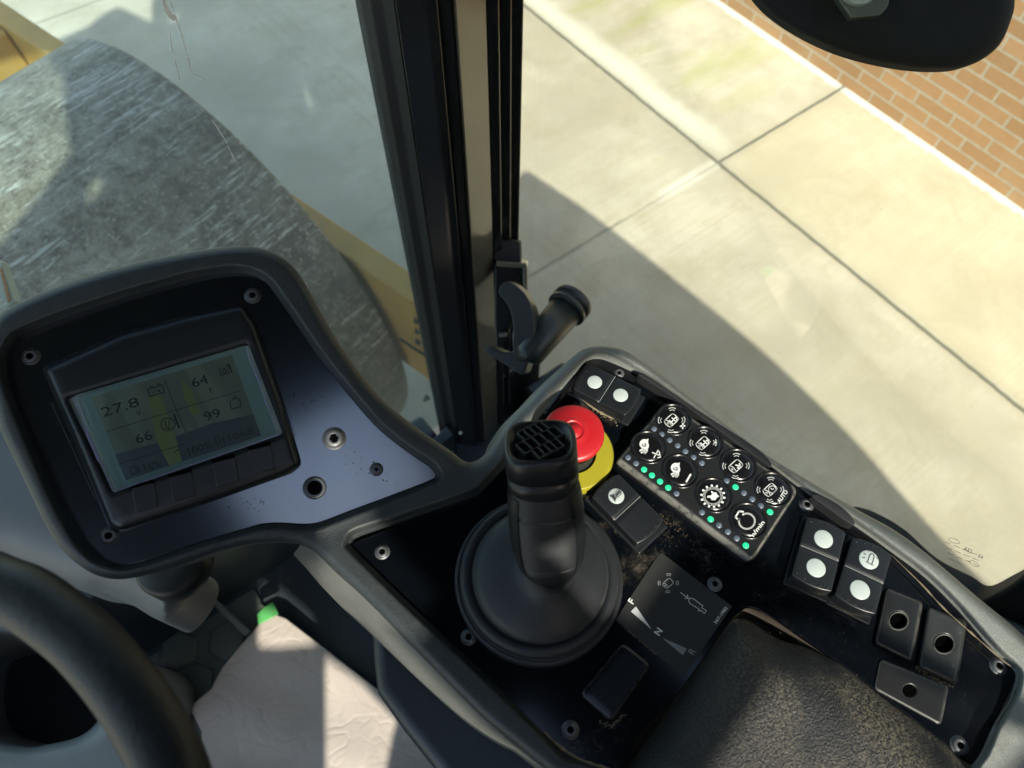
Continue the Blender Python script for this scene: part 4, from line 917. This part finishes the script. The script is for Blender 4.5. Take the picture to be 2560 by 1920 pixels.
def ic(c, pts, s=1): return [np.array(c)+AX*x*s+AY*y*s for x, y in pts]
def arc(cx, cy, r, a0, a1, n=10, ry=None): return [(cx+r*math.cos(math.radians(a0+(a1-a0)*i/n)), cy+(ry or r)*math.sin(math.radians(a0+(a1-a0)*i/n))) for i in range(n+1)]
def roller_icon(c, s):
    L = [arc(-.50, 0, .20, 0, 360, 18, .44), arc(-.50, 0, .06, 0, 360, 8, .12), [(-.50, .44), (.38, .44)]+arc(.38, .22, .22, 90, 0, 5, .22)+[(.60, -.22)]+arc(.38, -.22, .22, 0, -90, 5, .22)+[(-.50, -.44)]]
    for sx, sy in ((1, 1), (-1, 1), (1, -1), (-1, -1)):
        a = math.degrees(math.atan2(sy, sx)); L += [arc(sx*.56, sy*.50, .32, a-42, a+42, 7), arc(sx*.56, sy*.50, .54, a-36, a+36, 7)]
    return [ic(c, p, s) for p in L]
KR = KH+.0008
KEYS = [('Hz+', z1(968, 592)), ('Hz-', z1(1198, 757)), ('vib', z1(1436, 925)), ('auto', z1(1686, 1098)), ('sn+', z1(787, 792)), ('sn-', z1(1015, 965)), ('gear', z1(1258, 1140)), ('eng', z1(1508, 1325))]
klab = {'Hz+': 'key with drum symbol, Hz and plus', 'Hz-': 'key with drum symbol, Hz and minus', 'vib': 'key with drum symbol and bent arrow', 'auto': 'key with drum symbol and AUTO', 'sn+': 'key with snail and plus', 'sn-': 'key with snail and minus', 'gear': 'key with a toothed wheel', 'eng': 'key with engine outline and n/min'}
for nm, c in KEYS:
    c = (c[0], c[1]-1); mm = frame(c, c, (c[0]+10, c[1]+7), CON, 0); inv = world_of(t).inverted()
    r = .0104; H0 = .0018
    V, Fs = lathe([(r+.0016, H0-.001), (r+.0016, H0+.0006), (r+.0006, H0+.0014), (r+.0001, H0+.0006), (r-.0003, H0+.0002), (r-.0008, H0+.0008), (r-.0016, H0+.0012), (r*.6, H0+.0013), (.0001, H0+.0013)], 48, False)
    k = mk('key', V, Fs, MT['key'], t, local=True, sm=True); k.matrix_basis = inv @ mm; k['label'] = klab[nm]
    H = H0+.0016; gs = []; W2 = 2.1; S = 31
    cc = np.array(c)
    if nm in ('Hz+', 'Hz-', 'vib', 'auto'):
        gs.append(strokes(roller_icon(cc+AY*4-AX*1, 25), W2, CON, H))
    if nm in ('Hz+', 'Hz-'): gs.append(text_geo('Hz', cc+AX*4+AY*1, AX, 15, CON, H, upv=AY, bold=True, squash=.95))
    if nm == 'Hz+': gs.append(strokes([[cc+(18, 13), cc+(30, 12)], [cc+(24.5, 6), cc+(24, 19)]], 3.6, CON, H))
    if nm == 'Hz-': gs.append(strokes([ic(cc, [(.75, -.78), (1.15, -.78)], 20)], 3.6, CON, H))
    if nm == 'vib': gs.append(strokes([ic(cc, [(-.1, -.1), (.1, -.22), (.32, -.1), (.42, .12)], 22), ic(cc, [(.0, .28), (.2, -.05)], 22)], 3.4, CON, H))
    if nm == 'auto':
        gs.append(strokes([ic(cc, arc(.12, .06, .42, 0, 360, 16), 22), ic(cc, [(.12, .3), (.12, .02), (.3, .02)], 22)], 1.8, CON, H))
        gs.append(text_geo('AUTO', cc+np.array((26.5, 15)), (.57, -.82), 11, CON, H, upv=(-.80, -.6), bold=True, wpx=36))
    if nm[:2] == 'sn':
        q = cc+np.array((-9, -9)); blob = ic(q, [(-.50, -.45), (-.25, -.62), (.1, -.55), (.35, -.35), (.52, -.05), (.85, .25), (.62, .32), (.50, .52), (.2, .66), (-.15, .62), (-.4, .42), (-.5, .15)], 21)
        gs.append(fillpoly(catmull(blob, 3), CON, H)); gs.append(strokes([ic(q, [(-.45, -.3), (-.72, -.5), (-.95, -.42)], 21), ic(q, [(-.6, -.2), (-.9, -.15)], 21), ic(q, [(-.5, -.5), (-.75, -.75), (-.45, -.78), (-.2, -.62)], 21)], 4.2, CON, H))
        sgm = mk('snail_spiral', *strokes([ic(q, [(.28*(1-.11*i)*math.cos(i*.8+2.2)+.03, .30*(1-.11*i)*math.sin(i*.8+2.2)+.02) for i in range(8)], 22)], 2.0, CON, H+.0002), MT['key'], k)
        if nm == 'sn+': gs.append(strokes([[cc+(10, 10), cc+(30, 18)], [cc+(25, 4), cc+(14, 24)], [cc+(27, 7), cc+(31, 22), cc+(24, 23)]], 2.6, CON, H))
        else: gs.append(strokes([[cc+(28, 5), cc+(17, 24)]], 4.6, CON, H))
    if nm == 'gear':
        ring = arc(0, 0, .86, 0, 360, 32); out = []
        gs.append(strokes([ic(cc, ring, 25)], 5.5, CON, H))
        for i in range(14):
            a = 2*PI*i/14; gs.append(strokes([ic(cc, [(.9*math.cos(a), .9*math.sin(a)), (1.18*math.cos(a), 1.18*math.sin(a))], 25)], 5.2, CON, H))
        gs.append(fillpoly(ic(cc, [(-.35, -.2), (-.1, -.42), (.2, -.36), (.45, -.42), (.4, -.2), (.5, .05), (.32, .25), (.3, .48), (.18, .45), (.12, .22), (-.1, .2), (-.3, .38), (-.5, .3), (-.28, .08)], 26), CON, H))
    if nm == 'eng':
        gs.append(strokes([[z1(1480, 1250), z1(1448, 1245), z1(1422, 1288), z1(1440, 1306), z1(1452, 1302)]+[z1(1505+58*math.cos(a), 1318+56*math.sin(a)) for a in np.radians(np.linspace(197, -122, 26))]], 4.2, CON, H))
        gs.append(text_geo('n/min', z1(1583, 1372), (.62, -.785), 11, CON, H, upv=(-.80, -.62), bold=True, wpx=46))
    mk('key_symbol', *join_geo(gs), MT['white'], k)
def leds(lst, par):
    for x, y, on in lst:
        c = z1(x, y); mm = frame(c, c, (c[0]+10, c[1]+7), CON, .0022+(0))
        V, Fs = lathe([(.0019, -.001), (.0019, .0002), (.0017, .0005), (.0001, .0006)], 20, False)
        if (on, 'led') not in screw_me: a = mk('l', V, Fs, MT['led' if on else 'ledoff'], None, sm=True); screw_me[(on, 'led')] = a.data; bpy.data.objects.remove(a)
        o = bpy.data.objects.new('indicator_lamp', screw_me[(on, 'led')]); link(o, par); o.matrix_basis = world_of(par).inverted() @ mm
leds([(829, 647, 0), (885, 686, 0), (942, 728, 0), (1000, 768, 0), (1057, 810, 0), (1116, 853, 0), (1176, 895, 0), (1357, 1024, 0), (1422, 1071, 1), (1482, 1113, 0), (1543, 1158, 0), (1605, 1206, 0), (1673, 1252, 1),
    (640, 855, 0), (698, 898, 0), (757, 943, 1), (814, 985, 1), (873, 1030, 1), (932, 1075, 1), (992, 1117, 0), (1177, 1254, 0), (1241, 1304, 1), (1301, 1348, 0), (1365, 1395, 0), (1430, 1443, 0), (1497, 1496, 1)], t)

# ---------------------------------------------------------------- rocker switches
def rocker_root(name, label, a, b, c, h=0): return thing(name, label, 'switch', frame(c, a, b, CON, h), 'rocker switches on the console')
L2, W2_, HT = .0213, .0118, .0095
def build_rocker(root, press=.0):
    # x along the long axis; gently vaulted cap with rounded ends
    V = []; Fs = []; nx, ny = 24, 10
    def top(x): return HT - .0016*abs(x/L2)**1.0*0 - press*x/L2*.0022 + (-.0012 if abs(x) < .0002 else 0)
    outl = []
    for i in range(nx+1):
        x = -L2+2*L2*i/nx; e = max(0, abs(x)-L2*.80)/(L2*.20)
        outl.append(x)
    for i, x in enumerate(outl):
        for j in range(ny+1):
            y = -W2_+2*W2_*j/ny; xx = x*(1-.10*(y/W2_)**2*(abs(x)/L2)**3)
            V.append((xx, y, top(x)-.0006*(y/W2_)**2))
    for i in range(nx):
        for j in range(ny): a = i*(ny+1)+j; Fs.append((a, a+1, a+ny+2, a+ny+1))
    top_n = len(V); ring = [i for i in range(0, ny+1)]+[k*(ny+1)+ny for k in range(1, nx+1)]+[nx*(ny+1)+j for j in range(ny-1, -1, -1)]+[k*(ny+1) for k in range(nx-1, 0, -1)]
    for q in ring: x, y, z = V[q]; V.append((x*1.03, y*1.02, -.001))
    for k in range(len(ring)): Fs.append((ring[k], ring[(k+1) % len(ring)], top_n+(k+1) % len(ring), top_n+k))
    mk('cap', V, Fs, MT['plastic'], root, local=True, bevel=.0007, seg=2, ang=50)
    dots = []
    for s in (-1, 1):
        for k in range(-2, 3):
            y = k*W2_*.40; x = s*(L2*.915-.0006*k*k*.9)
            v, f = lathe([(.00055, 0), (.00045, .0004), (.0001, .0005)], 10, False); dots.append(([(a+x, b+y, c+top(x)-.0006*(y/W2_)**2) for a, b, c in v], f))
    mk('grip_dots', *join_geo(dots), MT['plastic'], root, local=True, sm=True)
    v, f = box(-.0002, .0002, -W2_*.96, W2_*.96, top(.001)-.0003, top(.001)+.00012); mk('centre_line', v, f, MT['greyprint'], root, local=True)
    bz = join_geo([box(-L2*1.12, L2*1.12, -W2_*1.12, W2_*1.12, -.004, .0012)]); mk('switch_bezel', *bz, MT['plastic'], root, local=True, bevel=.0012)
def lens(root, x, r=.0050, y=0, press=0):
    v, f = lathe([(r, -.0003), (r, .0002), (r-.0004, .0004), (.0001, .0004)], 32, False)
    return mk('lens', [(a+x, b+y, c+HT-press*x/L2*.0022) for a, b, c in v], f, MT['lens'], root, local=True, sm=True)
RH = PH+.001
def topc(a, b): # convert the mid-point of the top face to the base point
    h = RH+HT; return h
A0, A1 = z1(321, 263), z1(662, 444); Ac = ((A0[0]+A1[0])/2, (A0[1]+A1[1])/2)
def base_frame(a, b):
    c = ((a[0]+b[0])/2, (a[1]+b[1])/2); m_ = frame(c, a, b, CON, RH+HT); m_.translation = m_.translation-Vector((0, 0, HT)); return m_
RA = thing('rocker_switch', 'black rocker switch with two blank white dots, next to the red stop button', 'switch', base_frame(A0, A1), 'rocker switches on the console'); build_rocker(RA, -.4); lens(RA, -.0098, press=-.4); lens(RA, .0098, press=-.4)
B0, B1 = z1(465, 1050), z1(812, 1392)
RB = thing('rocker_switch', 'black rocker switch with a horn symbol on its single white dot', 'switch', base_frame(B0, B1), 'rocker switches on the console'); build_rocker(RB, .5); lb_ = lens(RB, -.0100, press=.5)
hc = z1(563, 1120); HS = RH+HT+.0018
def q1(*p): return [z1(*x) for x in p]
HPL = Plane(tuple(np.array(RB.matrix_world @ Vector((-.0100, 0, HT+.0005+.0012)))), (0, 0, 1))
mk('horn_symbol', *join_geo([strokes([q1((590, 1085), (575, 1095), (540, 1130), (515, 1140)), q1((590, 1085), (600, 1092), (560, 1135), (545, 1170)), q1((512, 1135), (530, 1150), (548, 1175)), q1((575, 1135), (592, 1118), (585, 1105), (565, 1118), (558, 1135), (566, 1145), (575, 1135))], 2.0, HPL, .0002), fillpoly(q1((512, 1137), (540, 1132), (552, 1140), (548, 1174)), HPL, .0003)]), MT['ink'], lb_)
C0, C1 = z2(388, 252), z2(300, 592)
RC = thing('rocker_switch', 'black rocker switch with two plain white dots, left of the beacon switch', 'switch', base_frame(C0, C1), 'rocker switches on the console'); build_rocker(RC, 0); lens(RC, -.0096, .0056); lens(RC, .0096, .0056)
D0, D1 = z2(655, 362), z2(547, 728)
RD = thing('rocker_switch', 'black rocker switch with a flashing beacon symbol on its upper dot', 'switch', base_frame(D0, D1), 'rocker switches on the console'); build_rocker(RD, 0); ld = lens(RD, -.0100, .0057); lens(RD, .0100, .0057)
DPL = Z(RD.matrix_world.translation.z+HT+.0006)
def q2(*p): return [z2(*x) for x in p]
mk('beacon_symbol', *strokes([q2((612, 470), (652, 492)), q2((620, 472), (633, 432), (644, 424), (656, 430), (659, 442), (645, 487)), q2((645, 412), (650, 400)), q2((629, 412), (624, 400)), q2((668, 428), (684, 420)), q2((612, 430), (598, 422)), q2((672, 450), (690, 452)), q2((606, 448), (592, 446))], 1.9, DPL, 0), MT['ink'], ld)

# ---------------------------------------------------------------- blank covers
def blank(label, quad, hole, rpx, h, rc=14, ma='cover', ins=10):
    c = np.mean(np.array(quad), 0); r_ = thing('switch_blank', label, 'cover', at(CON.M(c)), 'blank switch covers')
    out = resample(roundpoly(quad, rc, 5), 6); hl = [resample(circ(hole, (rpx, 0), (0, rpx*.92), 1, 28), 4)] if hole is not None else []
    mk('cover_plate', *pillow(out, hl, lambda a, b, p: PH+h*math.sqrt(max(0, 1-(1-min(1, a/ins))**2)) - (.0008*(1-min(1, b/3)) if b < 3 else 0), CON, 18, (1.5, 4, 7, ins), .002), MT[ma], r_, sm=True)
    if hole is not None:
        mk('hole', *prism(circ(hole, (rpx+.5, 0), (0, rpx*.92+.5), 1, 28), CON, PH+.0002, PH+(.0007 if h > .002 else .0016)), MT['hole'], r_)
        if h > .002: mk('hole_rim', *tube([CON.M(p, PH+h-.0002) for p in circ(hole, (rpx, 0), (0, rpx*.92), 1, 28)+[circ(hole, (rpx, 0), (0, rpx*.92), 1, 28)[0]]], .0005, 8, False), MT['keypad'], r_, sm=True)
blank('raised blank cover with a round hole, next to the beacon rocker switch', [z2(722, 612), z2(942, 702), z2(876, 1052), z2(655, 945)], z2(797, 812), 24, .0035)
MT['scuffed'] = mat('scuffed charcoal plastic', (.022, .024, .023), .35, var=.4, vs=90, dust=(.15, .155, .135), dlo=.54, dhi=.68, ds=260)
blank('scratched raised blank cover with a round hole, nearest the frame corner', [z2(965, 722), z2(1195, 815), z2(1135, 1185), z2(908, 1078)], z2(1060, 945), 26, .004, ma='scuffed')
blank('flat low blank cover with a small hole, beside the armrest', [z2(690, 1028), z2(1090, 1190), z2(1042, 1418), z2(652, 1205)], z2(862, 1215), 16, .0014)
blank('solid blank cover between joystick boot and armrest, no hole', [z5(548, 815), z5(745, 965), z5(478, 1355), z5(262, 1165)], None, 0, .0026, rc=18, ma='softcover')

# ---------------------------------------------------------------- lever diagram decal
t = thing('lever_decal', 'charcoal decal with F N R travel wedges and a part number beside the joystick', 'decal', at(CON.M((1680, 1520))))
mk('decal_sheet', *prism(roundpoly([z5(805, 213), z5(1285, 578), z5(962, 1048), z5(505, 668)], [12, 4, 4, 4], 4), CON, PH, PH+.0006), MT['decal'], t)
DH = PH+.0009; TD = (.60, -.80); TU = (-.82, -.58)
def Q5(*p): return [z5(*x) for x in p]
ic_ = []
cc = np.array(z5(858, 422)); sAX, sAY = AX, AY
ic_.append(strokes(roller_icon(cc, 19), 1.9, CON, DH))
ic_.append(strokes([Q5((940, 485), (990, 522)), Q5((968, 524), (992, 524), (985, 500))], 1.9, CON, DH))
ic_.append(strokes([Q5((993, 540), (1003, 522), (1028, 528), (1085, 572), (1090, 570), (1082, 588), (1113, 606), (1100, 625), (1078, 606), (1058, 608), (1066, 596), (1005, 560), (993, 540))], 1.8, CON, DH))
ic_.append(fillpoly(Q5((608, 612), (642, 578), (745, 730)), CON, DH))
ic_.append(text_geo('F', z5(612, 543), TD, 17, CON, DH, upv=TU, bold=True)); ic_.append(text_geo('N', z5(792, 747), TD, 17, CON, DH, upv=TU, bold=True))
mk('decal_symbol', *join_geo(ic_), MT['white'], t)
mk('decal_print', *join_geo([fillpoly(Q5((815, 787), (982, 860), (955, 905)), CON, DH), text_geo('R', z5(1018, 878), TD, 17, CON, DH, upv=TU, bold=True)]), MT['greyprint'], t)
mk('part_number', *text_geo('367-1982', z5(1209, 637), (.59, -.81), 8.5, CON, DH, upv=TU, wpx=50, bold=True), MT['white'], t)

# ---------------------------------------------------------------- emergency stop
ec = CON.M((1430, 1142), PH)
t = thing('emergency_stop_button', 'red mushroom emergency stop button on a yellow ring', 'button', at(ec))
mk('yellow_ring', *lathe([(.0265, 0), (.0265, .006), (.0255, .008), (.0150, .0085), (.0145, .006)], 64, False), MT['yellowp'], t, local=True, sm=False, bevel=.0004)
mk('collar', *lathe([(.0135, .004), (.0135, .020)], 40, False), MT['matteblack'], t, local=True, sm=True)
cp = np.array(Z(CZ+PH+.030).M((1434, 1072))); off = cp-np.array(ec)
cx_, cy_ = off[0], off[1]
rc_ = .5*np.linalg.norm(Z(CZ+PH+.030).M((1513, 1077))-Z(CZ+PH+.030).M((1357, 1068)))
prof = [(.010, .017), (rc_*.72, .0195), (rc_*.97, .0235), (rc_, .0255), (rc_*.985, .0268), (rc_*.9, .0276), (rc_*.6, .0286), (rc_*.37, .0289), (rc_*.355, .0291), (rc_*.335, .0289), (rc_*.32, .0283), (rc_*.27, .0282), (rc_*.25, .0286), (rc_*.245, .0290), (.0001, .0291)]
V, Fs = lathe(prof, 64, False); mk('cap', [(x+cx_*(z/.03), y+cy_*(z/.03), z) for x, y, z in V], Fs, MT['red'], t, local=True, sm=True)

# ---------------------------------------------------------------- joystick
jb = CON.M((1346, 1447), PH)
t = thing('joystick', 'black propulsion joystick with ribbed grip rising from a round rubber boot', 'joystick', at(jb))
r0 = .5*np.linalg.norm(CON.M((1555, 1447), PH)-CON.M((1137, 1447), PH))
jt0 = np.array(Z(CZ+.036).M((1374, 1425)))-np.array(jb)
bp = [(1.0, 0), (1.0, .003), (.985, .0058), (.95, .0066), (.935, .0060), (.925, .0075), (.93, .0095), (.915, .0135), (.88, .0150), (.80, .0150), (.785, .0140), (.775, .0160), (.78, .0185), (.76, .0215), (.70, .0235), (.60, .0262), (.48, .0285), (.38, .0305), (.28, .033), (.22, .037), (.20, .046)]
V, Fs = lathe([(r0*a, z) for a, z in bp], 72, False)
def lean(z): k = smooth(.012, .040, z); return jt0[0]*k, jt0[1]*k
mk('boot', [(x+lean(z)[0], y+lean(z)[1], z) for x, y, z in V], Fs, MT['boot'], t, local=True, sm=True)
G0 = np.array(Z(CZ+.030).M((1378, 1432))); G1 = np.array(Z(CZ+.114).M((1350, 1106)))
ga = G1-G0; gL = np.linalg.norm(ga); ga /= gL
gx_ = np.array([R[0][0], R[1][0], R[2][0]]); gx_ -= ga*(gx_@ga); gx_ /= np.linalg.norm(gx_); gy_ = np.cross(ga, gx_)
def gpt(s, x, y): return G0+ga*s+gx_*x+gy_*y
def sect(s, a, b, n=40, e=2.6, ox=0, oy=0):
    out = []
    for i in range(n):
        q = 2*PI*i/n; c_, s_ = math.cos(q), math.sin(q)
        out.append(gpt(s, ox+a*math.copysign(abs(c_)**(2/e), c_), oy+b*math.copysign(abs(s_)**(2/e), s_)))
    return out
def loft(secs, cap=True):
    n = len(secs[0]); V = [p for s in secs for p in s]; Fs = [(j*n+i, j*n+(i+1) % n, (j+1)*n+(i+1) % n, (j+1)*n+i) for j in range(len(secs)-1) for i in range(n)]
    if cap: Fs += [tuple(range(n))[::-1], tuple((len(secs)-1)*n+i for i in range(n))]
    return V, Fs
# key stations: fraction, half width, half depth
st = [(0, .0100, .010), (.04, .0130, .012), (.12, .0163, .015), (.22, .0184, .0168), (.34, .0192, .0172), (.5, .0190, .017), (.64, .0182, .0164), (.74, .0166, .0150)]
def interp(f):
    for (a, w0_, d0), (b, w1_, d1) in zip(st[:-1], st[1:]):
        if a <= f <= b: k = (f-a)/(b-a); return w0_+(w1_-w0_)*k, d0+(d1-d0)*k
    return st[-1][1:]
secs = []
nrib = 204
for i in range(nrib+1):
    f = .76*i/nrib; a, b = interp(min(f, .74)); rib = (.00038 if (i % 3 == 0) else 0) if f > .16 else 0
    if .595 < f < .615 or .20 < f < .212: rib = .0007
    secs.append(sect(gL*f, a-rib, b-rib))
mk('grip', *loft(secs), MT['rubber'], t, sm=True)
# smooth side insets that leave only a central ribbed band
def sidepatch(sgn):
    V = []; Fs = []; nn = 7; fs_ = np.linspace(.14, .72, 24)
    for f in fs_:
        a, b = interp(f)
        for j in range(nn):
            q = math.radians((-90 if 1 else 90)+sgn*(42+j*13)); c_, s_ = math.cos(q), math.sin(q)
            V.append(gpt(gL*f, (a+.0005)*math.copysign(abs(c_)**(2/2.6), c_), (b+.0005)*math.copysign(abs(s_)**(2/2.6), s_)))
    for i in range(len(fs_)-1):
        for j in range(nn-1): k = i*nn+j; Fs.append((k, k+1, k+nn+1, k+nn))
    return V, Fs
for s_ in (-1, 1): mk('grip_side', *sidepatch(s_), MT['plastic'], t, sm=True)
# head
hs = [sect(gL*.735, 0.0158, 0.0148), sect(gL*.755, 0.0172, 0.0160), sect(gL*.80, 0.0175, 0.0163, e=3), sect(gL*.84, 0.0174, 0.0163, e=3), sect(gL*.845, 0.0167, 0.0157, e=3), sect(gL*.86, 0.0167, 0.0158, e=3), sect(gL*.866, 0.0175, 0.0165, e=3.2), sect(gL*.99, 0.0173, 0.0165, e=3.2), sect(gL*1.01, 0.0167, 0.0158, e=3.2), sect(gL*1.012, 0.0146, 0.0138, e=3.0), sect(gL*.985, 0.0140, 0.0131, e=3.0)]
mk('head', *loft(hs, True), MT['plastic'], t, sm=True)
grl = []
# moulded honeycomb button grid on the head: upright bars in a tilted cross shape
ca, sa = math.cos(math.radians(33)), math.sin(math.radians(33))
def hp_(u, v_, z): x, y = u*ca-v_*sa, u*sa+v_*ca; return gpt(gL*1.0+z, x, y)
def gbar(u0, v0, u1, v1_, w_=.0008):
    d = np.array([u1-u0, v1_-v0]); L = np.linalg.norm(d); d /= L; n_ = np.array([-d[1], d[0]])*w_/2; a = np.array([u0, v0])-d*w_/2; b = np.array([u1, v1_])+d*w_/2
    q = [a+n_, b+n_, b-n_, a-n_]; return [hp_(*p, .0022) for p in q]+[hp_(*p, -.004) for p in q], [(0, 1, 2, 3), (0, 4, 5, 1), (1, 5, 6, 2), (2, 6, 7, 3), (3, 7, 4, 0)]
rows = [(-.0112, -.0062, -.0065, .0065), (-.0062, 0, -.0105, .0105), (0, .0062, -.0105, .0105), (.0062, .0112, -.0065, .0065)]
rows = [(-.0110, -.0042, -.0075, .0060), (-.0042, .0036, -.0110, .0110), (.0036, .0108, -.0058, .0078)]
for v0, v1_, a, b in rows:
    grl += [gbar(a, v0, b, v0), gbar(a, v1_, b, v1_)]
    nn = 4 if b-a < .015 else 5
    for k in range(nn+1): u = a+(b-a)*k/nn; grl.append(gbar(u, v0, u, v1_))
mk('button_grid', *join_geo(grl), MT['rubber'], t, bevel=.0002)

# ---------------------------------------------------------------- armrest
arm = [(1822, 1562), (1834, 1549), (1852, 1546), (1880, 1556), (1948, 1598), (2023, 1620), (2100, 1655), (2204, 1737), (2290, 1800), (2369, 1862), (2440, 1925), (2620, 2080), (2600, 2250), (2300, 2400), (1400, 2300), (1480, 2060), (1574, 1920), (1649, 1814), (1709, 1722), (1761, 1644)]
t = thing('armrest', 'padded black grained vinyl armrest with dusty wear at the lower right', 'armrest', at(CON.M((2000, 1850))))
def ah(a, b, p):
    k = min(1, a/150); return -.016+.030*math.sqrt(max(0, 1-(1-k)**2))
mk('pad', *pillow(resample(catmull(arm, 4), 10), [], ah, CON, 26, (2, 6, 12, 20, 32, 48, 70, 100), .02), MT['leather'], t, sm=True)
